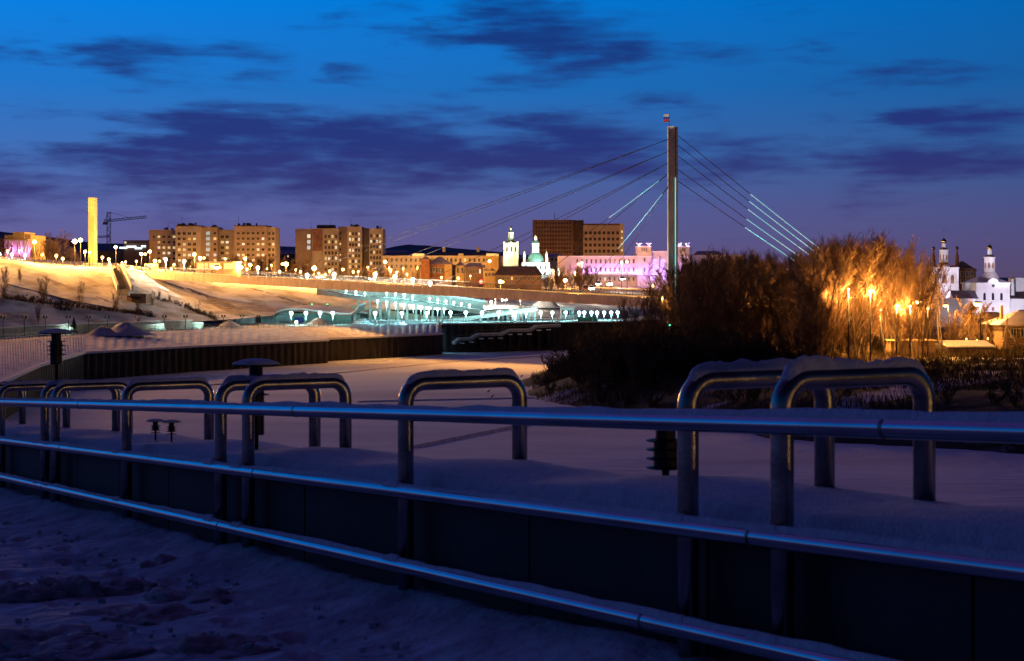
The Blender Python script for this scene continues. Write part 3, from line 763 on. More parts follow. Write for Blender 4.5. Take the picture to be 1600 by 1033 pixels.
# ================================================================== LAMPS
def street_lamp(px, py, Y, zb, label, col='sod', P=3000, r=.28, group=None, arm=0.0, name='street_lamp', lit=True):
    c = W(px, py, Y); zb = min(zb, c.z-1.5)
    t = thing(name, label, 'street lamp', (c.x+arm, c.y, zb), group)
    m = MB(); pts = [(c.x+arm, c.y, zb-.3), (c.x+arm, c.y, c.z-.5)]
    if arm: pts += [(c.x+arm*.8, c.y, c.z+.1), (c.x+.05, c.y, c.z+.2)]
    else: pts[-1] = (c.x, c.y, c.z-r*.8)
    m.tube(pts, [.11, .075, .06, .05][:len(pts)], 8); m.build('post', MT['iron' if col == 'sod' else 'post'], t, smooth=True)
    m = MB()
    if arm: m.lathe(c.x, c.y, [(r*.3, c.z+.2), (r*.9, c.z+.12), (r*1.1, c.z-.02)], 12); m.build('hood', MT['post'], t)
    m = MB(); m.lathe(c.x, c.y, [(r*.25, c.z-r), (r*.72, c.z-r*.7), (r, c.z-r*.1), (r*.85, c.z+r*.45), (r*.3, c.z+r*.85)] if not arm else
                      [(r*.3, c.z-r*.75), (r*.8, c.z-r*.5), (r, c.z-.03)], 12)
    m.build('globe' if not arm else 'lens', MT['e_'+col], t, smooth=True)
    if P: plight(t, (c.x, c.y-(r*.4+.15 if P < 15000 else 1.6), c.z-(r+.2 if P < 15000 else .1)), {'sod': SOD, 'tur': TUR, 'wht': WHT}[col], P, .2)
    return t
# sodium lamps of the upper town; leftmost ones are off-frame additions lighting the bank
sod = [(-260, 366, 300, 15000), (-190, 368, 308, 15000), (-125, 370, 318, 15000), (-50, 374, 328, 12000), (54, 378, 341, 9000), (66, 398, 400, 0), (117, 377, 352, 9000), (126, 375, 358, 8000), (133, 393, 362, 900), (140, 394, 368, 700), (181, 386, 366, 9000), (221, 397, 400, 5000), (227, 397, 445, 0), (234, 393, 455, 3000),
       (206, 418, 372, 4200), (242, 407.5, 478, 6000), (249, 408, 436, 0), (304, 397.5, 432, 7000), (313, 403.5, 478, 6000), (319, 403, 466, 0), (383, 404, 434, 7000), (377, 417.5, 478, 5000), (391, 414, 482, 5000),
       (447, 412.5, 436, 7000), (441, 412.5, 492, 0), (437, 423.5, 480, 1500), (491, 419, 438, 6000), (536, 421, 500, 3500), (602, 409, 560, 5000), (610, 421.5, 540, 2000), (620, 425, 530, 1500), (667, 426, 540, 2000), (752, 430, 520, 1500),
       (765, 408, 560, 4000), (782, 440, 470, 6000), (786, 440.5, 474, 0), (799, 433, 500, 2000), (837, 435.5, 500, 3000), (883, 438, 470, 3500), (909, 410, 540, 2500), (904, 413, 545, 0), (971, 409, 540, 2500), (980, 409, 541, 0), (1020, 446, 470, 2500), (898, 425, 520, 1800)]
for i, (px, py, Y, P) in enumerate(sod):
    street_lamp(px, py, Y, zcity(px, Y), '%s orange street lamp from the left in the upper town behind the bridge' % nth(i), 'sod', P*(3.4 if px < 0 else 2.0 if Y < 376 else 5.0), (.58 if P > 2600 else .42)*random.uniform(.7, 1.25), 'orange street lamps of the upper town')
# lamps added further back to warm the streets and brighten the building fronts
far = [(242, 417, 735), (268, 419, 735), (296, 416, 735), (328, 420, 735), (356, 417, 735), (386, 420, 735), (418, 419, 735), (470, 424, 748), (498, 427, 748), (515, 423, 748), (552, 424, 745), (587, 425, 745),
       (850, 412, 780), (884, 409, 780), (925, 410, 780), (955, 409, 780), (12, 392, 402), (30, 391, 404), (88, 399, 372), (98, 404, 352), (160, 402, 384), (170, 405, 372), (196, 409, 396), (213, 408, 404), (272, 413, 452), (331, 415, 458), (352, 404, 486), (424, 414, 470), (462, 421, 470), (508, 428, 470), (560, 424, 500), (575, 417, 530), (636, 428, 520), (690, 433, 500), (716, 434, 500), (735, 431, 505), (608, 418, 618), (630, 419, 618), (652, 418, 618), (676, 419, 620), (700, 418, 620), (722, 419, 620), (746, 418, 620)]
for i, (px, py, Y) in enumerate(sorted(far)):
    street_lamp(px, py, Y, zcity(px, Y), '%s added small orange lamp from the left in the streets below the tall buildings' % nth(i), 'sod', 8500 if Y > 700 else (900 if Y < 400 else 5200 if Y > 610 else 1500), .6 if Y > 700 else random.uniform(.28, .42), 'added orange lamps in the back streets')
# warm white lamps standing on the bridge deck
dk = [(259, 405, 6), (288, 408, 5), (403, 418, 6), (480, 429.5, 2.5), (522, 428, 5), (586, 428, 5.5), (617, 432, 5), (645, 436.5, 3.8), (672, 441.5, 3)]
for i, (px, py, h_) in enumerate(dk):
    Y = bY(px)+3.0; street_lamp(px, py, Y, DP(px, -.3).z, '%s warm white lamp from the left end of the bridge deck' % nth(i), 'wht', 5500, .42, 'lamps on the bridge deck')
street_lamp(1020.5, 447, bY(1020)+4, DP(1020, -.3).z, 'orange lamp on the deck just left of the pylon', 'sod', 2200, .22)
street_lamp(1035, 465, 255, 3.0, 'orange lamp shining low in front of the pylon foot', 'sod', 1500, .26)
# turquoise lamps on the riverside promenade
tl = [455, 478, 500, 520, 586, 628, 667, 704, 728, 753, 779, 801, 822, 845, 863, 884, 905, 913, 924, 933, 944, 955, 965]
for i, px in enumerate(tl):
    Y = 340+ (px-455)*.045 if px < 600 else 358+(px-628)*.055
    if px in (905, 924, 944): Y += 9
    street_lamp(px, 489 if px < 690 else 488.3, Y, ZP, '%s turquoise globe lamp from the left along the riverside promenade' % nth(i), 'tur', 900, .44, 'turquoise lamps on the promenade')
# turquoise lamps on the upper terrace and the ramp
t2 = [(541, 453.5, 398), (556, 456, 398), (570, 458, 398), (604, 456.3, 398), (618, 458.5, 398), (631.5, 460.3, 398), (645, 462.5, 398), (671.5, 466.3, 398), (684, 468.5, 398), (697, 470.3, 398), (709, 472.5, 398), (721, 474.5, 398), (733.5, 476.3, 398), (757, 479.5, 398)]
for i, (px, py, Y) in enumerate(t2):
    street_lamp(px, py, Y, ZZ(465+(px-545)*.085, Y), '%s turquoise lamp from the left on the upper terrace' % nth(i), 'tur', 640, .32, 'turquoise lamps on the terrace')
t3 = [(590, 470), (604, 472), (618, 473.7), (631, 475.7), (645.5, 477.5), (657.5, 479.5), (670.5, 481), (683.5, 483), (694, 482.5)]
for i, (px, py) in enumerate(t3):
    street_lamp(px, py, 383, ZP, '%s turquoise lamp from the left in front of the terrace columns' % nth(i), 'tur', 640, .32, 'turquoise lamps before the columns')
t4 = [(642.5, 455), (667, 457.2), (690.5, 458.6), (727.5, 461.5), (767.5, 471.5), (774, 460), (790, 459.8), (813, 464.5)]
for i, (px, py) in enumerate(t4):
    street_lamp(px, py, 412, ZZ(477, 412), '%s pale lamp from the left along the lit road under the deck' % nth(i), 'wht', 2000, .38, 'pale lamps along the road under the bridge')
# right bank grove and church lamps, plus extras added to light the trees
rb = [(1527, 473, 241, 1500, .58), (1477, 476, 246, 2000, .36), (1435, 470.5, 222, 2000, .36), (1415, 464, 246, 900, .15), (1401, 477, 215, 1700, .26), (1441, 473, 300, 0, .12), (1230, 421, 330, 0, .2), (1262, 446, 300, 900, .16), (1183, 425, 340, 500, .18), (1286, 471, 262, 900, .12), (1268, 485, 252, 700, .12), (1367, 437, 300, 1200, .18), (1427, 445, 300, 900, .15), (1346, 480, 224, 2600, .13), (1312, 478, 226, 1700, .12), (1376, 479, 221, 2800, .14), (1290, 458, 212, 1700, .12), (1326, 452, 209, 1700, .12), (1360, 454, 211, 1700, .12), (1386, 456, 238, 2000, .12), (1422, 478, 214, 900, .13), (1450, 482, 214, 900, .13), (1222, 470, 246, 1300, .1), (1170, 474, 250, 900, .1)]
for i, (px, py, Y, P, r) in enumerate(sorted(rb)):
    x = XX(px, Y); street_lamp(px, py, Y, zright(x, Y), '%s orange lamp from the left among the trees and churches of the right bank' % nth(i), 'sod', P*5.0, r*1.1, 'orange lamps on the right bank', arm=.5 if r > .3 else 0)
for i, (px, py) in enumerate([(1510, 529.5), (1526.5, 531.5), (1543.5, 529)]):
    Y = 236; street_lamp(px, py, Y, zright(XX(px, Y), Y), '%s of three small lamps from the left just above the shed roof' % nth(i), 'sod', 160, .13, 'small lamps above the shed')
# small signal lights
def signal(px, py, Y, zb, label, mt, P, col, r=.35):
    c = W(px, py, Y); t = thing('signal_light', label, 'signal', (c.x, c.y, zb))
    m = MB(); m.tube([(c.x, c.y+.2, zb-.2), (c.x, c.y+.2, c.z+.3)], .07, 6); m.build('post', MT['post'], t)
    m = MB(); m.box(c.x-r*1.1, c.x+r*1.1, c.y+.02, c.y+.3, c.z-r*2.2, c.z+r*1.2); m.build('housing', MT['iron'], t)
    m = MB(); m.lathe(0, 0, [(r*.2, r*.5), (r*.8, r*.3), (r, 0)], 12)
    for v in m.v: v.x, v.y, v.z = c.x+v.x, c.y-v.z, c.z+v.y
    m.build('lens', MT[mt], t, smooth=True)
    if P: plight(t, (c.x, c.y-.8, c.z), col, P)
signal(752, 440.5, 395, DP(752).z-1, 'red signal light shining above the bridge deck left of the brown hall', 'e_red', 500, (1,.03,.01), .55)
signal(761, 463.5, 410, ZZ(477, 410), 'red signal light below the bridge deck beside the road', 'e_red', 400, (1,.05,.01), .4)
signal(1046.5, 508, 226, zright(XX(1046, 226), 226), 'small green light on the dark bank below the pylon', 'e_green', 0, None, .12)
for i, (px, py, mt) in enumerate([(289, 447.8, 'e_sod'), (312, 448.6, 'e_green'), (336, 449, 'e_green'), (365, 449, 'e_green'), (487.5, 475.5, 'e_green'), (511.5, 475.5, 'e_green')]):
    Y = [424, 428, 430, 432, 382, 382][i]
    signal(px, py, Y, zcity(px, Y), ['amber marker light left of the green ones on the snow under the deck', 'left green marker light under the deck', 'middle green marker light under the deck', 'right green marker light under the deck', 'left green marker light on the lower snow slope above the canopy', 'right green marker light on the lower snow slope above the canopy'][i], mt, 0, None, .2)
# unlit twin-box lamps on the left promenade
for i, px in enumerate([5, 38, 71, 107, 138.5, 168, 257, 290, 349, 378, 404]):
    Y = at_px([(0, 258), (130, 284), (300, 312), (410, 335)], px); c = W(px, 497.5-px*.006, Y)
    t = thing('twin_lamp', '%s unlit twin-headed lamp from the left on the left promenade' % nth(i), 'street lamp', (c.x, c.y, ZP), 'unlit twin lamps on the promenade')
    m = MB(); m.tube([(c.x, c.y, ZP-.1), (c.x, c.y, c.z)], .07, 6); m.beam((c.x-.4, c.y, c.z-.05), (c.x+.4, c.y, c.z-.05), .06, .06); m.build('post', MT['iron'], t)
    for s_ in (-1, 1):
        m = MB(); m.box(c.x+s_*.28-.15, c.x+s_*.28+.15, c.y-.15, c.y+.15, c.z, c.z+.42); m.build('head', MT['iron'], t)

# ================================================================== BUILDINGS OF THE TOWN
WM = {}
def wmesh(w, h, pane, key, frame):
    k = (round(w, 2), round(h, 2), key)
    if k not in WM:
        m = MB(); t = min(.18, w*.12)
        for a in ((-w/2, w/2, -h/2, -h/2+t), (-w/2, w/2, h/2-t, h/2), (-w/2, -w/2+t, -h/2+t, h/2-t), (w/2-t, w/2, -h/2+t, h/2-t), (-t/3, t/3, -h/2+t, h/2-t)):
            m.box(a[0], a[1], -.16, .06, a[2], a[3], 0)
        m.box(-w/2+t*.8, w/2-t*.8, -.05, .05, -h/2+t*.8, h/2-t*.8, 1)
        WM[k] = m.mesh('window', [frame, pane])
    return WM[k]
def windows(parent, px0, px1, py0, py1, nx, ny, Y, w, h, lit=.3, kinds=(0, 0, 1, 1, 3), skip=.0, frame=None, force=None):
    for j in range(ny):
        for i in range(nx):
            if random.random() < skip: continue
            px = lerp(px0, px1, i/max(1, nx-1)); py = lerp(py0, py1, j/max(1, ny-1))
            if force is not None: k = force
            else: k = random.choice(kinds) if random.random() < lit else None
            pane = MT['glass'] if k is None else (MT['e_win'][k] if isinstance(k, int) else MT[k])
            inst('window', wmesh(w, h, pane, str(k), frame or MT['trim']), parent, W(px, py, Y))
def block(parent, px0, px1, pyt, zb, Y, dep, mt, name='wall', y1=None):
    m = MB(); m.box(XX(px0, Y), XX(px1, Y), Y, Y+dep, zb, ZZ(pyt, Y)); return m.build(name, MT[mt], parent)
def gable_y(m, x0, x1, y0, y1, ze, zr, ov=.4):           # ridge along x
    ym = (y0+y1)/2
    m.hexa([(x0-ov, y0-ov, ze-.1), (x1+ov, y0-ov, ze-.1), (x1+ov, y1+ov, ze-.1), (x0-ov, y1+ov, ze-.1), (x0-ov, ym-.05, zr), (x1+ov, ym-.05, zr), (x1+ov, ym+.05, zr), (x0-ov, ym+.05, zr)])
def hip(m, x0, x1, y0, y1, ze, zr, k=.35, ov=.4):
    xm0, xm1 = lerp(x0, x1, k), lerp(x1, x0, k); ym0, ym1 = lerp(y0, y1, .47), lerp(y0, y1, .53)
    m.hexa([(x0-ov, y0-ov, ze), (x1+ov, y0-ov, ze), (x1+ov, y1+ov, ze), (x0-ov, y1+ov, ze), (xm0, ym0, zr), (xm1, ym0, zr), (xm1, ym1, zr), (xm0, ym1, zr)])
def clutter(parent, px0, px1, py, Y, n):
    for i in range(n):
        px = random.uniform(px0, px1); x = XX(px, Y); z = ZZ(py, Y); h_ = random.uniform(.6, 1.6); w = random.uniform(.5, 1.6)
        m = MB(); m.box(x-w/2, x+w/2, Y+2, Y+4, z-.1, z+h_); m.build('roof_vent', MT['roofdark'], parent)
    for i in range(max(1, n//4)):
        px = random.uniform(px0, px1); x = XX(px, Y); z = ZZ(py, Y); m = MB(); m.tube([(x, Y+3, z-.1), (x, Y+3, z+random.uniform(2.5, 5))], .06, 5); m.build('antenna', MT['iron'], parent)

# --- apartment block on the left
Y = 772; t = thing('apartment_building', 'left nine-storey apartment building with scattered lit windows above the orange trees', 'building', (XX(330, Y), Y, 15))
block(t, 232.5, 276, 359, 12, Y, 14, 'apt'); block(t, 274, 312, 353, 12, Y-6, 16, 'apt2'); block(t, 312.3, 340, 354.5, 12, Y-2, 14, 'apt')
block(t, 338, 367, 359, 12, Y+3, 14, 'apt2'); block(t, 366, 417, 353, 12, Y-6, 16, 'apt'); block(t, 417.3, 430, 355, 12, Y-4, 16, 'apt2')
windows(t, 240.5, 272, 370, 404, 5, 5, Y-.05, 1.6, 1.5, .45); windows(t, 280, 304, 365, 407, 4, 6, Y-6.05, 1.7, 1.6, .5); windows(t, 324.5, 336, 364.5, 407, 2, 6, Y-2.05, 1.7, 1.6, .45, (0, 1, 2))
windows(t, 325, 325, 364.5, 390, 1, 4, Y-2.08, 2.2, 2.2, 1, (4,)); windows(t, 347.5, 355, 370, 404, 2, 5, Y+2.95, 1.8, 1.6, .55); windows(t, 364, 364, 365, 400, 1, 5, Y-6.08+9, 1.6, 1.8, .9, (4,)) if False else None
windows(t, 372.5, 411, 364.5, 407, 6, 6, Y-6.05, 1.6, 1.5, .33); windows(t, 421, 427, 365, 407, 2, 6, Y-4.05, 1.3, 1.6, .25, (4, 2, 1))
m = MB()
for a, b, y_ in ((275, 313, 352.2), (366, 418, 352.2)): m.box(XX(a, Y-6), XX(b, Y-6), Y-6.3, Y+8, ZZ(y_+1.6, Y-6), ZZ(y_, Y-6))
m.build('parapet', MT['roofdark'], t)
clutter(t, 278, 310, 353, Y-4, 7); clutter(t, 370, 400, 353, Y-4, 7); clutter(t, 255, 270, 359, Y, 4); clutter(t, 318, 338, 355, Y, 4)
# --- apartment block in the middle
Y = 790; t = thing('apartment_building', 'middle pale apartment tower with a dark red mural panel on its blank wall', 'building', (XX(530, Y), Y, 15))
block(t, 461.5, 488, 357.5, 12, Y+2, 16, 'apt'); block(t, 487.8, 504, 357, 12, Y-.5, 16, 'apt2'); block(t, 503.7, 529, 357, 12, Y, 16, 'apt2'); block(t, 528.7, 543, 354, 12, Y+4, 14, 'apt')
block(t, 542.8, 565.5, 354, 12, Y-5, 20, 'apt2'); block(t, 565.3, 577, 356.5, 12, Y+6, 10, 'apt2'); block(t, 576.7, 598, 357, 12, Y-4, 18, 'apt2')
m = MB(); m.box(XX(488.5, Y-.6), XX(503.3, Y-.6), Y-.75, Y-.55, ZZ(392, Y), ZZ(358.5, Y)); m.build('mural', MT['mural'], t)
windows(t, 482.5, 482.5, 369, 387, 1, 3, Y+1.95, 2.0, 2.2, 1, (2, 1)); windows(t, 509, 525, 369.5, 421, 4, 7, Y-.05, 1.2, 1.8, .33); windows(t, 531, 531, 364.5, 415, 1, 7, Y+3.95, 1.6, 1.5, .4)
windows(t, 547, 561, 365.5, 417, 4, 7, Y-5.05, 1.2, 1.8, .42); windows(t, 580, 594, 368.5, 420, 4, 7, Y-4.05, 1.2, 1.8, .42, (0, 1, 4, 3))
clutter(t, 482, 520, 357, Y, 8); clutter(t, 545, 562, 354, Y, 6); block(t, 495, 522, 351.5, 40, Y+5, 8, 'brownb', 'lift_house'); clutter(t, 580, 595, 357, Y, 2)
# --- brown tower block
Y = 820; t = thing('office_building', 'large dark brown windowed block behind the domed church', 'building', (XX(900, Y), Y, 15))
block(t, 833, 895.5, 343.5, 12, Y, 20, 'brownb'); block(t, 895.3, 912, 344, 12, Y+4, 18, 'roofdark'); block(t, 911.8, 969, 351.5, 12, Y-3, 18, 'apt'); block(t, 968.8, 975, 349.5, 12, Y-4, 20, 'apt2')
windows(t, 838, 891, 349, 394, 13, 8, Y-.05, 1.1, 1.3, 0, frame=MT['brownb']); windows(t, 915.5, 965, 364, 402, 8, 5, Y-3.05, 1.5, 1.7, 0, frame=MT['brownb']); windows(t, 971.8, 971.8, 362, 391, 1, 4, Y-4.05, 1.4, 1.6, .9, (0,), frame=MT['brownb'])
m = MB(); m.tube([(XX(867, Y), Y+4, ZZ(345, Y)), (XX(867, Y), Y+4, ZZ(332, Y))], .15, 6); m.build('antenna', MT['iron'], t)
m = MB(); m.box(XX(911, Y-3), XX(969.5, Y-3), Y-3.3, Y+15.2, ZZ(352, Y-3), ZZ(349.5, Y-3)); m.build('cornice', MT['roofdark'], t)
# --- long pale building
Y = 640; t = thing('long_building', 'long low pinkish building with lit cornice boxes left of the yellow bell tower', 'building', (XX(690, Y), Y, 15))
block(t, 597, 662, 399.5, 12, Y, 16, 'plaster_p'); block(t, 661.8, 762, 399.5, 12, Y+2, 14, 'plaster_p'); block(t, 760, 779, 398, 12, Y-2, 16, 'plaster_y'); block(t, 779, 787, 400, 12, Y+1, 12, 'plaster_w')
windows(t, 605, 657, 406.5, 416.5, 8, 2, Y-.05, .95, 1.6, .12); windows(t, 668, 756, 406.5, 416.5, 13, 2, Y+1.95, .95, 1.6, .18)
for a, b in ((644.5, 662), (716, 724), (760, 779)):
    m = MB(); m.box(XX(a, Y-2), XX(b, Y-2), Y-2.4, Y+6, ZZ(399.8, Y-2), ZZ(396.3, Y-2)); m.build('cornice', MT['e_hall'] if a != 716 else MT['trim'], t)
m = MB(); hip(m, XX(597, Y), XX(661, Y), Y, Y+16, ZZ(399.3, Y), ZZ(394, Y), .1); hip(m, XX(663, Y), XX(759, Y), Y+2, Y+16, ZZ(399.3, Y), ZZ(393.5, Y), .05); m.build('roof', MT['roofdark'], t)
for px in (692.5, 746.5): m = MB(); m.lathe(XX(px, Y), Y+9, [(.7, ZZ(395, Y)), (.75, ZZ(388, Y)), (.4, ZZ(385, Y))], 8); m.build('roof_turret', MT['trim'], t)
# --- brick houses before it
Y = 520; t = thing('brick_house', 'old brick house with a snowy hipped roof between bridge deck and the long building', 'house', (XX(690, Y), Y, 14))
block(t, 658, 671, 405, 11, Y-2, 9, 'brick'); block(t, 666, 706, 413.5, 11, Y, 12, 'brick'); block(t, 694.5, 706, 413, 11, Y-.4, 11, 'plaster_y', 'bay'); block(t, 712, 725, 415, 11, Y-1, 12, 'plaster_y'); block(t, 706, 712, 414, 11, Y+2, 9, 'roofdark')
windows(t, 670, 691, 422.5, 422.5, 6, 1, Y-.05, .75, 1.9, .1); windows(t, 715, 722, 422.5, 422.5, 2, 1, Y-1.05, .75, 1.9, 0)
m = MB(); hip(m, XX(666, Y), XX(706, Y), Y, Y+12, ZZ(413.6, Y), ZZ(400.5, Y), .45); m.build('roof', MT['roofsnow'], t)
m = MB(); hip(m, XX(658, Y-2), XX(671, Y-2), Y-2, Y+7, ZZ(405.1, Y), ZZ(400, Y), .48, .1); hip(m, XX(712, Y-1), XX(725, Y-1), Y-1, Y+11, ZZ(415.1, Y), ZZ(409, Y), .4, .1); m.build('tower_roof', MT['roofsnow'], t)
for px in (697, 704): m = MB(); m.box(XX(px, Y), XX(px+2, Y), Y+5, Y+5.6, ZZ(410, Y), ZZ(402.5, Y)); m.build('chimney', MT['brick'], t)
Y = 515; t = thing('brown_house', 'brown two-storey house right of the brick house, left of the small pale chapel', 'house', (XX(740, Y), Y, 14))
block(t, 727, 754, 417, 11, Y, 11, 'brownb'); windows(t, 731, 750, 424, 424, 5, 1, Y-.05, .7, 1.5, .1); m = MB(); hip(m, XX(727, Y), XX(754, Y), Y, Y+11, ZZ(417, Y), ZZ(410.5, Y), .15); m.build('roof', MT['roofsnow'], t)
Y = 505; t = thing('small_chapel', 'small pale yellow lit house with a stepped front in front of the long building', 'house', (XX(764, Y), Y, 14))
block(t, 755, 773, 423, 11, Y, 9, 'plaster_y'); block(t, 761, 768, 412, 11, Y+.5, 6, 'plaster_y', 'tower'); windows(t, 759, 770, 429, 429, 3, 1, Y-.05, .6, 1.2, 0); m = MB(); hip(m, XX(755, Y), XX(773, Y), Y, Y+9, ZZ(423, Y), ZZ(417.5, Y), .4); m.build('roof', MT['trim'], t)
Y = 498; t = thing('brown_hall', 'long hall with a big brown pitched roof below the yellow bell tower', 'hall', (XX(812, Y), Y, 14))
block(t, 774, 846, 430, 11, Y, 14, 'brownb'); m = MB(); hip(m, XX(774, Y), XX(846, Y), Y, Y+14, ZZ(430, Y), ZZ(415.5, Y), .10); m.build('roof', MT['roofdark'], t); windows(t, 780, 840, 435, 435, 10, 1, Y-.05, .8, 1.2, .1)
# --- bell tower and domed church
def cross(m, x, y, z0, z1, w):
    m.box(x-w*.12, x+w*.12, y-w*.12, y+w*.12, z0, z1); z = lerp(z0, z1, .62); m.box(x-w, x+w, y-w*.1, y+w*.1, z-w*.12, z+w*.12)
def dome_on(parent, x, y, zb, r, h, mtd, n=12, spire=1.2, name='cupola'):
    m = MB(); m.lathe(x, y, [(r*.75, zb), (r, zb+h*.22), (r*1.02, zb+h*.4), (r*.75, zb+h*.68), (r*.28, zb+h*.9), (r*.08, zb+h)], n); d = m.build(name, MT[mtd], parent, smooth=True)
    m = MB(); m.tube([(x, y, zb+h*.95), (x, y, zb+h+spire*.45)], [r*.08, r*.04], 6); cross(m, x, y, zb+h+spire*.3, zb+h+spire, max(.05, r*.32)); m.build('cross', MT['gold'], d)
    return d
Y = 545; px_ = Y/F; t = thing('bell_tower', 'floodlit cream bell tower with a green tiered top, left of the domed church', 'bell tower', (XX(798, Y), Y, 14))
cx = XX(798.3, Y); z = lambda py: ZZ(py, Y)
m = MB(); m.box(cx-11.6*px_, cx+11.6*px_, Y, Y+23*px_, 12, z(381)); wl = m.build('shaft', MT['tower_y'], t)
m = MB(); m.box(cx-12.3*px_, cx+12.3*px_, Y-.25, Y+23.6*px_, z(381), z(379.3))
for s_ in (-1, 0, 1): m.box(cx+s_*10.5*px_-.25, cx+s_*10.5*px_+.25, Y-.2, Y+.3, z(379.3), z(377.5))
m.build('cornice', MT['tower_y'], t)
for k in (-1, .25, 1.25):
    x = cx+(k-.05)*5.8*px_; m = MB(); m.box(x-1.1*px_, x+1.1*px_, Y-.06, Y+.3, z(393.3), z(387)); m.lathe(x, Y+.05, [(1.1*px_, z(387.1)), (.8*px_, z(385.8)), (.1*px_, z(385))], 8); m.build('opening', MT['glass'], wl)
yc = Y+11.5*px_
m = MB(); m.lathe(cx, yc, [(7.5*px_, z(379.5)), (6.2*px_, z(376)), (5.8*px_, z(373)), (5.2*px_, z(372.5))], 8, 0, .39); m.build('tier_roof', MT['roofgreen'], t)
m = MB(); m.lathe(cx, yc, [(4.6*px_, z(373)), (4.4*px_, z(363.5)), (5*px_, z(363))], 8, 0, .39); ln = m.build('lantern_stage', MT['plaster_w'], t)
for k in range(4):
    a = -math.pi/2+(k-1.5)*.785; m = MB(); m.lathe(cx+4.35*px_*math.cos(a), yc+4.35*px_*math.sin(a), [(.8*px_, z(371)), (.8*px_, z(366)), (.2*px_, z(364.8))], 6); m.build('opening', MT['roofgreen'], ln)
m = MB(); m.lathe(cx, yc, [(5.0*px_, z(363.3)), (3.5*px_, z(361)), (1.8*px_, z(359.6))], 8, 0, .39); m.build('tier_roof', MT['roofgreen'], t)
m = MB(); m.lathe(cx, yc, [(1.5*px_, z(360)), (1.3*px_, z(356.5))], 8); m.build('neck', MT['plaster_w'], t); dome_on(t, cx, yc, z(356.8), 1.9*px_, 3.8*px_, 'gold', 12, 8*px_)
slight(t, (cx-7, Y-14, 15), (cx, Y, z(385)), (1.0,.95,.62), 26000, 50, .8); slight(t, (cx+6, Y-13, z(408)), (cx, Y+3, z(368)), (.75,1.0,.9), 9000, 40, .8)
Y = 540; px_ = Y/F; t = thing('domed_church', 'white floodlit church with a green dome, drum and small gold cupolas', 'church', (XX(840, Y), Y, 14)); z = lambda py: ZZ(py, Y)
cx = XX(837, Y); yc = Y+12*px_
m = MB(); m.box(XX(815, Y), XX(859, Y), Y, Y+24*px_, 12, z(410)); m.build('wall', MT['plaster_w'], t)
m = MB(); m.lathe(XX(857, Y), Y+2, [(10*px_, 12), (10*px_, z(423)), (9*px_, z(421)), (2*px_, z(419))], 12); m.build('apse', MT['plaster_w'], t, smooth=False)
m = MB(); m.lathe(cx, yc, [(13*px_, z(410.5)), (12.6*px_, z(405)), (11*px_, z(400.5)), (8*px_, z(396.5)), (6*px_, z(394.6))], 12); m.build('dome', MT['roofgreen'], t, smooth=True)
m = MB(); m.lathe(cx, yc, [(6.2*px_, z(395)), (5.9*px_, z(381.5)), (6.6*px_, z(381)), (6.6*px_, z(380))], 8, 0, .39); dr = m.build('drum', MT['plaster_w'], t)
for k in range(4):
    a = -math.pi/2+(k-1.5)*.785; m = MB(); m.lathe(cx+5.75*px_*math.cos(a), yc+5.75*px_*math.sin(a), [(.8*px_, z(392)), (.8*px_, z(385)), (.2*px_, z(383.8))], 6); m.build('window', MT['glass'], dr)
m = MB(); m.lathe(cx, yc, [(6.4*px_, z(380)), (4.5*px_, z(377)), (2.2*px_, z(375))], 8, 0, .39); m.build('drum_roof', MT['roofgreen'], t)
m = MB(); m.lathe(cx, yc, [(2.3*px_, z(375.3)), (2.1*px_, z(370))], 8); m.build('neck', MT['plaster_w'], t); dome_on(t, cx, yc, z(370.3), 2.6*px_, 4*px_, 'gold', 12, 8*px_)
for sx, sy in ((819.3, 394), (854, 394)):
    m = MB(); m.lathe(XX(sx, Y), Y+4*px_, [(2.3*px_, z(411)), (1.8*px_, z(400)), (2.3*px_, z(399.5)), (1.2*px_, z(396)), (1.0*px_, z(393.5))], 8); m.build('turret', MT['tower_y'], t); dome_on(t, XX(sx, Y), Y+4*px_, z(393.8), 1.3*px_, 2.4*px_, 'gold', 8, 5*px_)
windows(t, 822, 852, 418, 418, 5, 1, Y-.05, .7, 1.6, 0); windows(t, 852, 862, 427, 427, 3, 1, Y+2-10*px_+.2, .5, 1.2, 0)
slight(t, (cx+8, Y-14, 18), (cx+2, Y, z(400)), (.7,1.0,1.0), 48000, 60, .8); slight(t, (cx-10, Y-8, z(405)), (cx, yc, z(385)), (.65,1.0,.95), 12000, 40, .8)
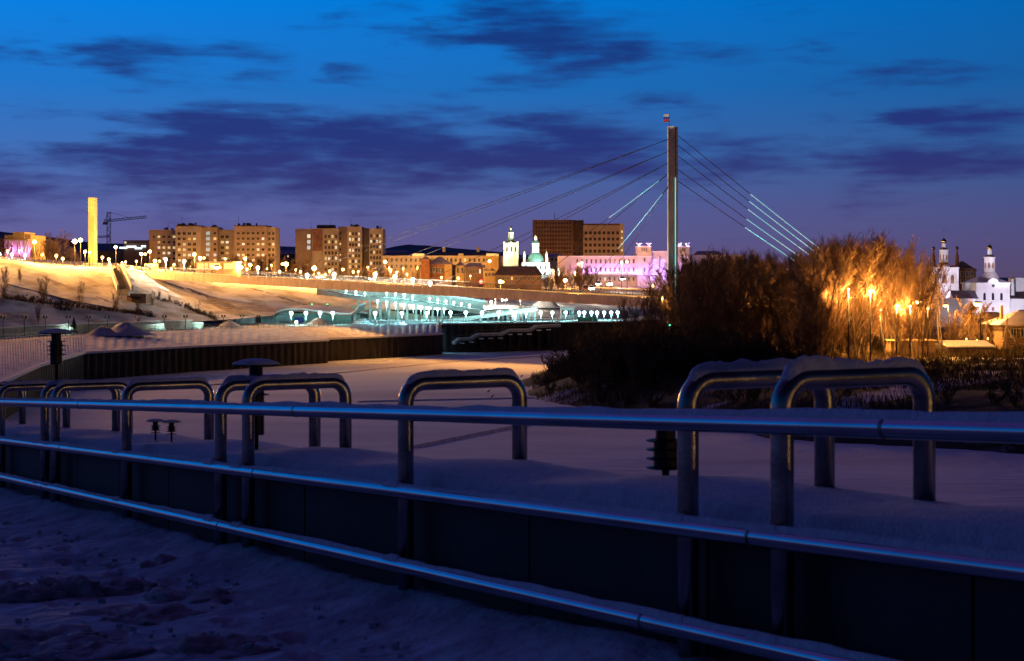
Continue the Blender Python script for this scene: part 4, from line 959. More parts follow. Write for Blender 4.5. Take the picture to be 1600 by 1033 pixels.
# --- violet-lit palace
Y = 560; px_ = Y/F; t = thing('palace', 'long columned palace washed in violet light behind the pylon', 'palace', (XX(980, Y), Y, 14)); z = lambda py: ZZ(py, Y)
block(t, 873, 996.5, 400, 12, Y+3, 16, 'plaster_p'); block(t, 996, 1018, 393.5, 12, Y-1, 18, 'plaster_p'); block(t, 1017.8, 1058, 392, 12, Y, 18, 'plaster_p'); block(t, 1057.8, 1077.5, 393.5, 12, Y-1, 18, 'plaster_p'); block(t, 1077, 1165, 398.5, 12, Y+3, 16, 'plaster_p')
for a, b in ((996.3, 1017), (1059.5, 1077)):
    block(t, a, b, 385.5, z(394.5), Y-.6, 10, 'plaster_p', 'turret'); m = MB(); m.box(XX(a-.6, Y), XX(b+.6, Y), Y-1.2, Y+9.8, z(385.8), z(384.3)); m.build('cornice', MT['plaster_w'], t)
    windows(t, a+7, b-7, 390, 390, 3, 1, Y-.65, .4, 1.1, 0)
    for s_ in (a+2.6, b-2.8):                             # figures on the corners, lit pale
        m = MB(); x = XX(s_, Y); m.lathe(x, Y+1, [(.5, z(384.3)), (.35, z(383)), (.75, z(381.3)), (.5, z(380.6)), (.2, z(379.5))], 8); m.box(x-1.0, x-.4, Y+.8, Y+1.2, z(381), z(379.6)); m.box(x+.4, x+1.0, Y+.8, Y+1.2, z(381), z(379.6)); m.build('statue', MT['plaster_w'], t)
        plight(t, (x, Y-1.2, z(383)), (.55,.45,1.0), 420, .2)
for (a, b, py, dY) in ((873, 996.5, 400, 3), (996, 1018, 400.5, -1), (1018, 1058, 393, 0), (1057.8, 1077.5, 400.5, -1)):
    m = MB(); m.box(XX(a-.3, Y), XX(b+.3, Y), Y+dY-.45, Y+dY+.2, z(py+1.3), z(py-.4)); m.build('cornice', MT['plaster_w'], t)
m = MB(); m.box(XX(873, Y), XX(1077, Y), Y-1.5, Y+3.05, z(430), z(427.8)); m.build('string_course', MT['plaster_w'], t)
windows(t, 902, 990, 408.5, 408.5, 13, 1, Y+2.95, .75, 1.7, 0); windows(t, 902, 990, 421.5, 421.5, 13, 1, Y+2.95, .75, 1.7, 0); windows(t, 886, 990, 436, 436, 15, 1, Y+2.95, .8, 1.4, .12)
for px in (1007, 1067): windows(t, px, px, 406, 422, 1, 2, Y-1.05, .8, 1.5, 0)
for px in (1023.5, 1036, 1049):                            # tall arched windows with violet panes
    x = XX(px, Y); w = 4.2*px_; m = MB(); m.box(x-w, x+w, Y-.05, Y+.1, z(424), z(409), 1)
    n = 10
    for i in range(n):
        a, b = math.pi*i/n, math.pi*(i+1)/n
        m.hexa([(x, Y-.05, z(409)), (x+w*math.cos(a), Y-.05, z(409)+w*math.sin(a)), (x+w*math.cos(a), Y+.1, z(409)+w*math.sin(a)), (x, Y+.1, z(409)),
                (x, Y-.05, z(409)+.001), (x+w*math.cos(b), Y-.05, z(409)+w*math.sin(b)), (x+w*math.cos(b), Y+.1, z(409)+w*math.sin(b)), (x, Y+.1, z(409)+.001)], 1)
    for q in (-1, -.33, .33, 1): m.box(x+q*w-.1, x+q*w+.1, Y-.2, Y-.051, z(424), z(409), 0)
    for q in (409, 414, 419): m.box(x-w, x+w, Y-.19, Y-.052, z(q)-.08, z(q)+.08, 0)
    m.build('arched_window', [MT['plaster_w'], MT['e_pur']], t)
for px in (1014.5, 1029, 1042.5, 1056): m = MB(); m.lathe(XX(px, Y), Y-.5, [(.35, z(429)), (.3, z(402)), (.45, z(401))], 10); m.build('column', MT['plaster_w'], t)
for i in range(13):
    px = 906+i*8.1; x = XX(px, Y); plight(t, (x, Y+1.4, z(425.5)), (.50,.22,1.0), 420, .15)
for i in range(8):
    px = 1000+i*10.8; x = XX(px, Y); plight(t, (x, Y-2.6, z(425)), (.40,.18,1.0), 500, .15)
slight(t, (XX(960, Y), Y-26, 14), (XX(960, Y), Y, z(408)), (.78,.55,1.0), 8000, 110, .8); slight(t, (XX(1040, Y), Y-26, 14), (XX(1036, Y), Y, z(405)), (.75,.5,1.0), 7000, 90, .8)
for px in (1020, 1039): m = MB(); m.box(XX(px, Y-1.6)-.9, XX(px, Y-1.6)+.9, Y-1.7, Y-1.52, z(438), z(432)); m.build('door', MT['e_pur'], t)
# --- yellow palace at far left
Y = 440; t = thing('theatre', 'yellow stepped building with violet-lit columns behind the lamps at far left', 'building', (XX(30, Y), Y, 16)); z = lambda py: ZZ(py, Y)
block(t, 7, 48, 367, 17, Y, 14, 'plaster_y'); block(t, 20, 38, 362.5, 17, Y-.5, 10, 'plaster_y', 'attic'); block(t, -30, 7, 372, 17, Y+2, 12, 'brownb', 'wing')
for px in (16, 20.5, 30, 34, 40.5, 45): m = MB(); m.lathe(XX(px, Y), Y-1.4, [(.3, z(395)), (.26, z(377)), (.4, z(376.5))], 8); m.build('column', MT['plaster_w'], t)
for px in (18, 32, 43): plight(t, (XX(px, Y), Y-.8, z(391)), PUR, 700, .15)
m = MB(); m.box(XX(9, Y), XX(47, Y), Y-2, Y+.02, z(376.3), z(373.5)); m.build('entablature', MT['plaster_y'], t)
for i, (px, py) in enumerate([(-1, 397), (18.5, 397.3), (39, 399)]): street_lamp(px, py, 380, zcity(px, 380), '%s bluish white low lamp from the left in front of the yellow building' % nth(i), 'tur', 900, .4, 'low lamps before the yellow building')
# --- obelisk
Y = 372; t = thing('obelisk', 'tall flat stone stele lit orange on the left bank top', 'monument', (XX(142.5, Y), Y, zcity(142, Y)-.5)); px_ = Y/F
x = XX(142.5, Y); zt_ = ZZ(308.5, Y); n = 11
for k in range(n):
    z0, z1 = lerp(16, zt_, k/n), lerp(16, zt_, (k+1)/n)-.06; g = .012*(k % 3); m = MB(); m.box(x-4.7*px_+g, x+4.3*px_-g, Y+g, Y+3, z0, z1); m.build('stone_course', MT['plaster_y'], t)
m = MB(); m.box(x-4.5*px_, x+4.1*px_, Y+.08, Y+2.9, 16, zt_-.1); m.build('core', MT['concrete'], t)
m = MB(); m.box(x-1.8, x+1.8, Y-.7, Y+3.7, 15, zcity(142, Y)+.7); m.build('plinth', MT['concrete'], t)
slight(t, (x-3, Y-9, zcity(142, Y-9)+.8), (x, Y, ZZ(345, Y)), SOD, 1500, 60, .9)
# --- crane
Y = 930; t = thing('tower_crane', 'slim tower crane with a long jib behind the stele', 'crane', (XX(170, Y), Y, 14)); px_ = Y/F
def lattice(m, p, q, w, n):
    p = Vector(p); q = Vector(q); d = (q-p).normalized(); s1 = d.cross(Vector((0,1,0))).normalized()*w/2; s2 = Vector((0, w/2, 0))
    for a in (s1+s2, s1-s2, -s1+s2, -s1-s2): m.beam(p+a, q+a, .22, .22)
    for i in range(n):
        a, b = lerp(p, q, i/n), lerp(p, q, (i+1)/n); e = 1 if i % 2 else -1
        m.beam(a+s1*e+s2, b-s1*e+s2, .16, .16); m.beam(a+s1*e-s2, b-s1*e-s2, .16, .16)
m = MB(); lattice(m, (XX(170, Y), Y, 12), W(170, 331, Y), 1.9, 22); m.build('mast', MT['wood'], t)
m = MB(); lattice(m, W(162.5, 345.5, Y), W(229, 339, Y), 1.3, 20); m.build('jib', MT['wood'], t)
m = MB(); m.beam(W(170, 331.5, Y), W(205, 341, Y), .2, .2); m.beam(W(170, 331.5, Y), W(163, 345, Y), .2, .2); m.build('stay', MT['wood'], t)
m = MB(); c = W(164.5, 347, Y); m.box(c.x-1.3, c.x+1.3, Y-.8, Y+.8, c.z-1.6, c.z); m.build('counterweight', MT['concrete'], t)
m = MB(); lattice(m, W(152, 370.5, Y), W(172, 369, Y), 1.0, 8); m.build('lower_boom', MT['wood'], t)
# --- dark building with a lit sign, low sheds and stalls
Y = 700; t = thing('dark_building', 'low dark building with a bright bluish white sign band left of the apartments', 'building', (XX(215, Y), Y, 15))
block(t, 193, 233, 375.5, 12, Y, 12, 'brownb'); block(t, 150, 200, 392, 12, Y+4, 10, 'roofdark', 'annex')
for a, b, y_ in ((187, 199, 387.3), (198, 213, 385.5), (211, 222, 388), (221, 228, 385)):
    m = MB(); m.box(XX(a, Y), XX(b, Y), Y-.5, Y-.2, ZZ(y_+1.3, Y), ZZ(y_-1.3, Y)); m.build('sign', MT['e_sign'], t)
windows(t, 196, 230, 379, 379, 8, 1, Y-.05, 1.2, 1.2, .2)
Y = 476; t = thing('market_pavilion', 'long low pavilion with glowing amber front above the bridge deck', 'pavilion', (XX(338, Y), Y, 16))
block(t, 306, 346, 409.5, 13, Y, 6, 'plaster_y'); block(t, 347, 371, 409.5, 13, Y+.6, 6, 'plaster_y')
for a, b in ((308.5, 325), (327, 344), (349.5, 369)): m = MB(); m.box(XX(a, Y), XX(b, Y), Y-.12, Y+.55, ZZ(420.5, Y), ZZ(411.5, Y)); m.build('lit_wall_glow', MT['e_hall'], t)  # lamplight on the wall put into the panels as glow
m = MB(); m.box(XX(305, Y), XX(372, Y), Y-1.2, Y+7, ZZ(410, Y), ZZ(409, Y)); m.build('roof', MT['snow'], t)
Y = 455; t = thing('billboard', 'low painted billboard with blue and orange shapes at the bridge head', 'billboard', (XX(236, Y), Y, 16))
m = MB(); m.box(XX(225.5, Y), XX(247, Y), Y, Y+.2, ZZ(423, Y), ZZ(412, Y)); m.build('board', MT['flag_w'], t)
m = MB(); x0 = XX(227, Y); u = Y/F
m.face([(x0, Y-.02, ZZ(414, Y)), (x0, Y-.02, ZZ(416.5, Y)), (x0+9*u, Y-.02, ZZ(422, Y)), (x0+11*u, Y-.02, ZZ(420, Y))]); m.build('blue_shape', MT['bluepaint'], t)
m = MB(); m.face([(x0+10*u, Y-.02, ZZ(420, Y)), (x0+12*u, Y-.02, ZZ(422, Y)), (x0+19*u, Y-.02, ZZ(418, Y)), (x0+18*u, Y-.02, ZZ(415.5, Y))]); m.build('orange_shape', MT['plaster_y'], t)
for k in (2, 18): m = MB(); m.box(x0+k*u-.1, x0+k*u+.1, Y+.22, Y+.4, 14, ZZ(414, Y)); m.build('post', MT['post'], t)
# low snowy roofs further back
for i, (a, b, y_, Y, mt) in enumerate([(430, 462, 391, 860, 'brownb'), (598, 640, 391, 900, 'roofdark'), (52, 70, 372, 520, 'brownb'), (810, 835, 398, 700, 'brick'), (852, 880, 396, 700, 'plaster_p'), (1085, 1130, 392, 760, 'roofdark')]):
    t = thing('town_house', ['low dark house between the two apartment buildings', 'low dark house right of the middle apartment tower', 'brown house behind the leftmost starlike lamp', 'red-brown house behind the domed church', 'pinkish house right of the domed church', 'dark house behind the trees right of the pylon'][i], 'house', (XX(a, Y), Y, 14), 'far town houses')
    block(t, a, b, y_+6, 12, Y, 12, mt); m = MB(); hip(m, XX(a, Y), XX(b, Y), Y, Y+12, ZZ(y_+6, Y), ZZ(y_, Y), .15); m.build('roof', MT['roofsnow'], t); windows(t, a+4, b-4, y_+9.5, y_+9.5, 4, 1, Y-.05, 1.1, 1.3, .35)

# ================================================================== THE TERRACES UNDER THE BRIDGE
Y = 388; ter = thing('terrace_gallery', 'curved two-level terrace on columns washed in turquoise light under the bridge', 'terrace', (XX(640, Y), Y, ZP))
sl = [(505, 455), (560, 463), (610, 466), (660, 471.5), (720, 480), (770, 489), (800, 495)]
m = MB()
for (a, ya), (b, yb) in zip(sl[:-1], sl[1:]):
    p, q = W(a, ya, Y), W(b, yb, Y); d = Vector((0,0,-1.0)); n_ = Vector((0,14,0))
    m.hexa([p+d, q+d, q+n_+d, p+n_+d, p, q, q+n_, p+n_])
m.build('upper_deck', MT['concrete'], ter)
m = MB()
for (a, ya), (b, yb) in zip(sl[:-1], sl[1:]):
    p, q = W(a, ya, Y), W(b, yb, Y); n = max(2, int((q-p).length/1.2))
    for k in range(n): v = lerp(p, q, k/n)+Vector((0,.2,0)); m.beam(v, v+Vector((0,0,1.0)), .06, .06)
    m.beam(p+Vector((0,.2,1.0)), q+Vector((0,.2,1.0)), .08, .08); m.beam(p+Vector((0,.2,.5)), q+Vector((0,.2,.5)), .05, .05)
tag(m.build('terrace_railing', MT['post'], ter), kind='stuff')
for px in (560, 578, 594, 608, 622, 636, 650, 663, 676, 690, 704):
    zt_ = W(px, at_px(sl, px), Y).z-1.0; x = XX(px, Y); m = MB(); m.box(x-.27, x+.27, Y+.3, Y+.85, ZP-.1, zt_+.02); m.box(x-.4, x+.4, Y+.2, Y+.95, ZP-.1, ZP+.7); m.build('column', MT['concrete'], ter)
for k in range(22):                                        # pale wall slabs behind the columns
    a, b = 548+k*9.0, 548+(k+1)*9.0-.35; Yb = 396; x0, x1 = XX(a, Yb), XX(b, Yb)
    z0 = ZZ(477.5+(a-548)*.14, Yb); m = MB(); m.box(x0, x1, Yb, Yb+.6, ZP-.2, max(ZP+.6, z0)); m.build('wall_slab', MT['greenwall'], ter)
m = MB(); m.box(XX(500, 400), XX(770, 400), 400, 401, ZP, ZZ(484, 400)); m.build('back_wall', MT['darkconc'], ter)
m = MB()
ub = [(495, 447), (560, 449), (640, 453.5), (700, 463), (760, 473)]
for (a, ya), (b, yb) in zip(ub[:-1], ub[1:]):
    Yu = 403; m.hexa([W(a, ya+14, Yu), W(b, yb+14, Yu), W(b, yb+14, Yu+.8), W(a, ya+14, Yu+.8), W(a, ya, Yu), W(b, yb, Yu), W(b, yb, Yu+.8), W(a, ya, Yu+.8)])
m.build('upper_wall', MT['concrete'], ter)
m = MB()
for (a, ya), (b, yb) in zip(ub[:-1], ub[1:]):
    Yu = 401.5; p, q = W(a, ya, Yu), W(b, yb, Yu); d = Vector((0,0,.55)); n_ = Vector((0,4.5,0)); m.hexa([p, q, q+n_, p+n_, p+d, q+d, q+n_+d, p+n_+d])
m.build('upper_ledge', MT['snow'], ter)
# ramp climbing to the right
Y = 371; rmp = thing('ramp', 'lit ramp climbing right from the blue steps on trestle legs', 'ramp', (XX(740, Y), Y, ZP))
p, q = W(655, 506, Y), W(840, 479.5, Y); m = MB(); d = Vector((0,0,-.9)); n_ = Vector((0,6,0))
m.hexa([p+d, q+d, q+n_+d, p+n_+d, p, q, q+n_, p+n_]); m.build('ramp_deck', MT['plaster_w'], rmp)
m = MB(); n = 46
for k in range(n+1): v = lerp(p, q, k/n); m.beam(v, v+Vector((0,0,1.0)), .05, .05)
m.beam(p+Vector((0,0,1)), q+Vector((0,0,1)), .08, .08); m.beam(p+Vector((0,0,.5)), q+Vector((0,0,.5)), .05, .05)
tag(m.build('ramp_railing', MT['post'], rmp), kind='stuff')
for px in (762, 778, 794, 810, 826, 836):
    v = lerp(p, q, (px-655)/185); m = MB(); m.box(v.x-.2, v.x+.2, Y+.5, Y+.9, ZP-.1, v.z-.88); m.build('leg', MT['post'], rmp)
for a, b in ((826, 836), (836, 826)): m = MB(); va, vb = lerp(p, q, (a-655)/185), lerp(p, q, (b-655)/185); m.beam((va.x, Y+.4, ZP), (vb.x, Y+.4, vb.z-.95), .14, .14); m.build('brace', MT['post'], rmp)
m = MB()
va = lerp(p, q, .12); vb = lerp(p, q, .56); m.hexa([(va.x, Y+1, ZP-.1), (vb.x, Y+1, ZP-.1), (vb.x, Y+1.6, ZP-.1), (va.x, Y+1.6, ZP-.1), (va.x, Y+1, va.z-.9), (vb.x, Y+1, vb.z-.9), (vb.x, Y+1.6, vb.z-.9), (va.x, Y+1.6, va.z-.9)])
m.build('side_wall', MT['plaster_w'], rmp)
for px in (739, 745, 757): v = lerp(p, q, (px-655)/185); m = MB(); m.box(v.x-.5, v.x+.5, Y+.9, Y+.99, ZP+.1, ZP+1.0); m.build('opening', MT['glass'], rmp)
# pavilions under the ramp's high end
for i, (a, b) in enumerate(((770, 781), (784, 796), (799, 812), (815, 824))):
    Yp = 380; t = thing('kiosk', '%s pale kiosk from the left under the high end of the ramp' % nth(i), 'kiosk', (XX(a, Yp), Yp, ZP), 'kiosks under the ramp')
    m = MB(); m.box(XX(a, Yp), XX(b, Yp), Yp, Yp+3, ZP-.05, ZP+2.6); m.build('body', MT['plaster_w'], t)
    m = MB(); m.box(XX(a, Yp)-.2, XX(b, Yp)+.2, Yp-.3, Yp+3.2, ZP+2.6, ZP+2.8); m.build('roof', MT['snow'], t)
    m = MB(); m.box(XX(lerp(a, b, .3), Yp), XX(lerp(a, b, .6), Yp), Yp-.06, Yp+.05, ZP, ZP+2.0); m.build('door', MT['e_sign'] if i == 2 else MT['glass'], t)
# blue lit steps down to the ice
st = thing('lit_steps', 'flight of steps with a dazzling blue white light strip beside the revetment', 'stairs', G(628, 507, ZP))
p = W(630, 507.5, 352); q = W(668, 524.5, 344)
n = 14
for k in range(n):
    a = lerp(p, q, k/n); b = lerp(p, q, (k+1)/n); m = MB(); m.box(a.x, b.x+.01, a.y-2.2, a.y+1.6, b.z-1.2, b.z+.05-k*.001); m.build('step', MT['snow'], st)
m = MB(); m.beam(lerp(p, q, .32)+Vector((0,-2.4,.45)), lerp(p, q, 1.0)+Vector((0,-2.4,.45)), .12, .22); m.build('light_strip', MT['e_blue'], st)
m = MB(); m.beam(p+Vector((0,-2.4,.9)), q+Vector((0,-2.4,.9)), .08, .08)
for k in range(6): v = lerp(p, q, k/5)+Vector((0,-2.4,0)); m.beam(v-Vector((0,0,.6)), v+Vector((0,0,.9)), .07, .07)
m.build('handrail', MT['post'], st)
for k in (.4, .6, .8, .98): v = lerp(p, q, k); plight(st, v+Vector((0,-2.9,.7)), (.3,.7,1.0), 260, .1)
plight(st, p+Vector((.2,-2.9,.6)), (.4,.75,1.0), 200, .1)
m = MB(); m.box(XX(647, 354), XX(692, 354), 354, 355.5, 3.5, ZP); m.box(XX(690, 354)-.3, XX(690, 354)+.3, 346, 354, 3.5, ZP+.4); m.build('side_wall', MT['concrete'], st)
# zigzag stair on the tall wall
zz = thing('zigzag_stair', 'snow topped stair ledge zigzagging down the face of the dark tall wall', 'stairs', W(708, 540, 343))
zp = [(708, 534.5), (717, 528.5), (735, 527.8), (746.5, 521.3), (782, 520.6), (793.5, 514.8), (827, 514.3), (836.5, 508.6), (874, 506.8)]
def wallY(px): return 345+(px-690)*(366-345)/290-1.1
for (a, ya), (b, yb) in zip(zp[:-1], zp[1:]):
    pa, pb = W(a, ya, wallY(a)), W(b, yb, wallY(b)); m = MB(); m.beam(pa-Vector((0,0,.35)), pb-Vector((0,0,.35)), 1.5, .5); f_ = m.build('flight', MT['concrete'], zz)
    m = MB(); m.beam(pa+Vector((0,0,.02)), pb+Vector((0,0,.02)), 1.55, .2); m.build('snow_cap', MT['snow'], f_)
    m = MB(); m.beam(pa+Vector((0,-.7,.75)), pb+Vector((0,-.7,.75)), .07, .07); m.build('handrail', MT['post'], f_)
for px in range(722, 872, 15):
    y_ = at_px(zp, px); v = W(px, y_, wallY(px)); m = MB(); m.box(v.x-.2, v.x+.2, v.y-.75, v.y+.9, 1.2, v.z-.6); m.build('buttress', MT['sheet'], zz); m = MB(); m.box(v.x-.55, v.x+.55, v.y-1.0, v.y-.4, v.z-1.25, v.z-1.0); m.build('ledge', MT['snow'], zz)
# promenade railings
def railing(pl, name, label, h=1.05, step=1.3):
    t = thing(name, label, 'railing', pl[0]); m = MB()
    for v in resample(pl, step): m.beam(v, v+Vector((0,0,h)), .07, .07)
    m2 = MB()
    for a, b in zip(pl[:-1], pl[1:]):
        for z_ in (h, h*.55): m2.beam(a+Vector((0,0,z_)), b+Vector((0,0,z_)), .09, .07)
    tag(m.build('post_row', MT['post'], t), kind='stuff'); m2.build('rail', MT['post'], t)
railing([p+Vector((0,.5,0)) for p in rtop[:-1]]+[rtop[-1]+Vector((0,.5,0)), rtop2[1]+Vector((0,.5,0))], 'promenade_railing', 'low iron railing along the promenade above the revetment')
railing([wall_top3[0]+Vector((0,.4,.25)), wall_top3[1]+Vector((0,.4,.25))], 'promenade_railing', 'low railing along the top of the tall wall under the turquoise lamps')
top_pl = [W(px, rs[2][0], rs[2][1])+Vector((0,1.0,0)) for px, rs in C_[1:7]]
railing(top_pl, 'street_railing', 'thin railing along the top edge of the orange lit left slope', 1.0, 1.6)
# trodden paths crossing the left slope, and the deck's shadow laid as grey strip
def strip(name, pts, w, mt, label, up=.28):
    P_ = [q for q in (slope_at(a, b) for a, b in pts) if q is not None]; m = MB(); Q = resample(P_, 1.5)
    for a, b in zip(Q[:-1], Q[1:]):
        d = (b-a); d.z = 0; d.normalize(); n_ = Vector((d.y, -d.x, 0))*w/2; u = Vector((0,0,up)); z_ = Vector((0,0,-1.6))
        m.hexa([a-n_+z_, b-n_+z_, b+n_+z_, a+n_+z_, a-n_+u, b-n_+u, b+n_+u, a+n_+u])
    tag(m.build(name, MT[mt]), label, 'path', kind='structure')
def slope_at(px, py):
    for (a, ra), (b, rb_) in zip(C_[:-1], C_[1:]):
        if a <= px <= b:
            t = (px-a)/(b-a); rows_ = [(lerp(u[0], v[0], t), lerp(u[1], v[1], t)) for u, v in zip(ra, rb_)]
            for (y0, Y0), (y1, Y1) in zip(rows_[:-1], rows_[1:]):
                if y1 <= py <= y0: return W(px, py, lerp(Y0, Y1, (y0-py)/(y0-y1)))
    return None
strip('slope_path_and_shade', [(255, 441), (285, 452), (320, 466), (352, 480), (384, 494)], 4.5, 'path', 'grey diagonal strip laid for the deck shadow on the slope under the bridge')
strip('slope_path_and_shade', [(60, 432), (110, 452), (150, 466), (190, 481)], 1.3, 'path', 'narrow diagonal path across the upper left slope')
strip('slope_path_and_shade', [(10, 446), (60, 458), (120, 473), (170, 482), (225, 491)], 1.6, 'path', 'narrow path just above the hedge on the left slope')
strip('slope_path_and_shade', [(395, 452), (440, 466), (480, 478)], 1.2, 'path', 'faint path across the snow slope above the canopy')
# low wall behind the left promenade
t = thing('terrace_wall', 'low grey concrete wall behind the left promenade', 'wall', prom_b[1]); m = MB(); m2 = MB()
pw = [v.copy() for v in prom_b[:5]]
for a, b in zip(pw[:-1], pw[1:]):
    zt_ = 8.0; o = Vector((0,-.4,0)); m.hexa([a+o, b+o, b+Vector((0,.3,0)), a+Vector((0,.3,0))]+[Vector((v.x, v.y, zt_)) for v in (a+o, b+o, b+Vector((0,.3,0)), a+Vector((0,.3,0)))])
    o2 = Vector((0,-.5,0)); m2.hexa([Vector((v.x, v.y, zt_)) for v in (a+o2, b+o2, b+Vector((0,.6,0)), a+Vector((0,.6,0)))]+[Vector((v.x, v.y, zt_+.2)) for v in (a+o2, b+o2, b+Vector((0,.6,0)), a+Vector((0,.6,0)))])
m.build('wall', MT['concrete'], t); m2.build('coping', MT['snow'], t)
for a, b in ((97, 117), (228, 258), (286, 318)):
    Y = at_px([(0, 262), (130, 288), (300, 315)], (a+b)/2)-.6; m = MB(); m.box(XX(a, Y), XX(b, Y), Y-.1, Y+.1, ZP+.1, 7.7); m.build('lit_panel', MT['greenwall'], t); plight(t, (XX(lerp(a, b, .8), Y), Y-1.2, 7.4), (.7,1.0,.9), 130, .1)
# snow heaps on the promenade
for i, (px, py, r, hh, Y) in enumerate([(161, 519, 2.3, 1.5, 277), (198, 519, 3.6, 2.3, 280), (358, 511, 2.6, 1.5, 316), (500, 508, 2.4, 1.6, 338), (568, 506, 2.2, 1.2, 350), (852, 478, 3.6, 2.4, 418), (905, 497, 3.0, 1.6, 398)]):
    c = W(px, py, Y); c.z = ZP if py > 485 else ZZ(480, Y); m = MB(); rings, seg = 8, 18
    for a in range(rings+1):
        for b in range(seg):
            th = 2*math.pi*b/seg; rr = r*(1-a/rings); k = 1+.3*nz(math.cos(th)*1.5+i*4, math.sin(th)*1.5, 1, 2)
            m.v.append(c+Vector((rr*k*math.cos(th)*1.5, rr*k*math.sin(th), hh*(.5-.5*math.cos(math.pi*(a/rings)**.9))*(1+.5*nz(math.cos(th)*2+i*3, math.sin(th)*2+a*.3, 1.0, i))-.15)))
    for a in range(rings):
        for b in range(seg): m.f.append((a*seg+b, a*seg+(b+1) % seg, (a+1)*seg+(b+1) % seg, (a+1)*seg+b)); m.m.append(0)
    tag(m.build('snow_heap', MT['snow'], smooth=True), ['small snow heap on the left promenade behind the louvred lantern', 'biggest snow heap on the left promenade', 'snow heap left of the canopy building', 'snow heap under the canopy lamps', 'snow heap at the left foot of the terrace columns', 'orange tinted snow heap beside the road under the deck', 'snow heap behind the row of close turquoise lamps'][i], 'snow heap', 'heaps of cleared snow')
# canopy building at the foot of the slope
Y = 350; t = thing('canopy_building', 'low pale building under a sweeping snow covered canopy below the slope', 'building', (XX(490, Y), Y, ZP))
cp = [(424, 496), (432, 489), (446, 485), (470, 484), (500, 488), (530, 491.5), (548, 491.5), (556, 486), (560, 479)]
m = MB(); m2 = MB()
for (a, ya), (b, yb) in zip(cp[:-1], cp[1:]):
    p, q = W(a, ya, Y), W(b, yb, Y); n_ = W(a, ya, Y+22)-p; n_.x *= .2; d = Vector((0,0,-.35)); n_.z = .3
    m.hexa([p+d, q+d, q+n_+d, p+n_+d, p, q, q+n_, p+n_]); u = Vector((0,0,.02)); d2 = Vector((0,0,.4)); m2.hexa([p+u+Vector((0,.3,0)), q+u+Vector((0,.3,0)), q+n_+u, p+n_+u, p+d2+Vector((0,.4,0)), q+d2+Vector((0,.4,0)), q+n_+d2, p+n_+d2])
m.build('canopy', MT['brownb'], t); m2.build('snow_cover', MT['snow'], t)
m = MB(); m.box(XX(431, Y+6), XX(452, Y+6), Y+6, Y+10, ZP-.1, ZP+2.7); m.build('white_cabin', MT['plaster_w'], t)
m = MB(); m.box(XX(453, Y+9), XX(548, Y+9), Y+9, Y+9.6, ZP-.1, ZP+2.2); m.build('back_wall', MT['greenwall'], t)
for px in (427.5, 554): m = MB(); m.box(XX(px, Y)-.3, XX(px, Y)+.3, Y+1, Y+1.6, ZP-.1, W(px, at_px(cp, px), Y).z-.3); m.build('pillar', MT['concrete'], t)
m = MB(); m.box(XX(408, Y+4), XX(425, Y+4), Y+4, Y+8, ZP-.1, ZP+2.0); m.build('side_cabin', MT['plaster_w'], t)
t = thing('container', 'small blue container with a round lit lamp under the canopy', 'container', (XX(465, 352), 352, ZP)); m = MB(); m.box(XX(460, 352), XX(471.5, 352), 352, 354, ZP-.02, ZP+1.35); m.build('body', MT['bluepaint'], t)
m = MB(); c = W(463, 503.5, 351.95); m.box(c.x-.3, c.x+.3, 351.9, 352.02, c.z-.3, c.z+.3); m.build('lamp', MT['e_wht'], t)
for k in range(5): m = MB(); x = XX(461+k*2.4, 352); m.box(x-.05, x+.05, 351.93, 352.01, ZP+.05, ZP+1.3); m.build('rib', MT['bluepaint'], t)
t = thing('tarpaulin_fence', 'green tarpaulin fence below the row of close turquoise lamps', 'fence', (XX(917, 364), 364, ZP))
for k in range(4): m = MB(); m.box(XX(902+k*7.8, 364), XX(909.6+k*7.8, 364), 364, 364.15, ZP, ZP+1.15); m.build('panel', MT['tarp'], t)
t = thing('kiosk', 'small pale hut between lamp row and orange snow heap', 'kiosk', (XX(885, 396), 396, ZP)); m = MB(); m.box(XX(876, 396), XX(897, 396), 396, 399, ZP, ZP+2.8); m.build('body', MT['plaster_w'], t); m = MB(); m.box(XX(875, 396), XX(898, 396), 395.6, 399.4, ZP+2.8, ZP+3.05); m.build('roof', MT['snow'], t)
for k in range(6): m = MB(); x = XX(878+k*3.2, 396); m.box(x, x+.35, 395.94, 396.02, ZP+.9, ZP+2.2); m.build('window', MT['glass'], t)
# stairs down the left slope
t = thing('slope_stairs', 'long straight staircase down the orange lit slope beside the stele', 'stairs', W(190, 450, 330)); p = W(180.5, 417, 364); q = W(195.5, 454.5, 322); n = 26
for k in range(n):
    a, b = lerp(p, q, k/n), lerp(p, q, (k+1)/n); m = MB(); m.box(a.x-1.15, a.x+1.15, b.y, a.y+.01, b.z-1.0, b.z+.30+.001*k); m.build('step', MT['concrete'], t)
for s_ in (-1, 1):
    m = MB(); o = Vector((s_*1.5, 0, .55)); m.beam(p+o, q+o, .45, 1.3); m.build('side_wall', MT['plaster_w'], t)
t = thing('culvert', 'dark concrete portal at the foot of the slope stairs', 'portal', W(214, 464, 326)); m = MB(); m.box(XX(198, 325), XX(228, 325), 325, 330, ZZ(474, 325), ZZ(459.5, 325)); m.build('wall', MT['brownb'], t); m = MB(); m.box(XX(206, 325), XX(221, 325), 324.8, 325.02, ZZ(473, 325), ZZ(463.5, 325)); m.build('opening', MT['darkconc'], t); m = MB(); m.box(XX(197, 325), XX(229, 325), 324.6, 330.2, ZZ(459.5, 325), ZZ(458.4, 325)); m.build('coping', MT['snow'], t)
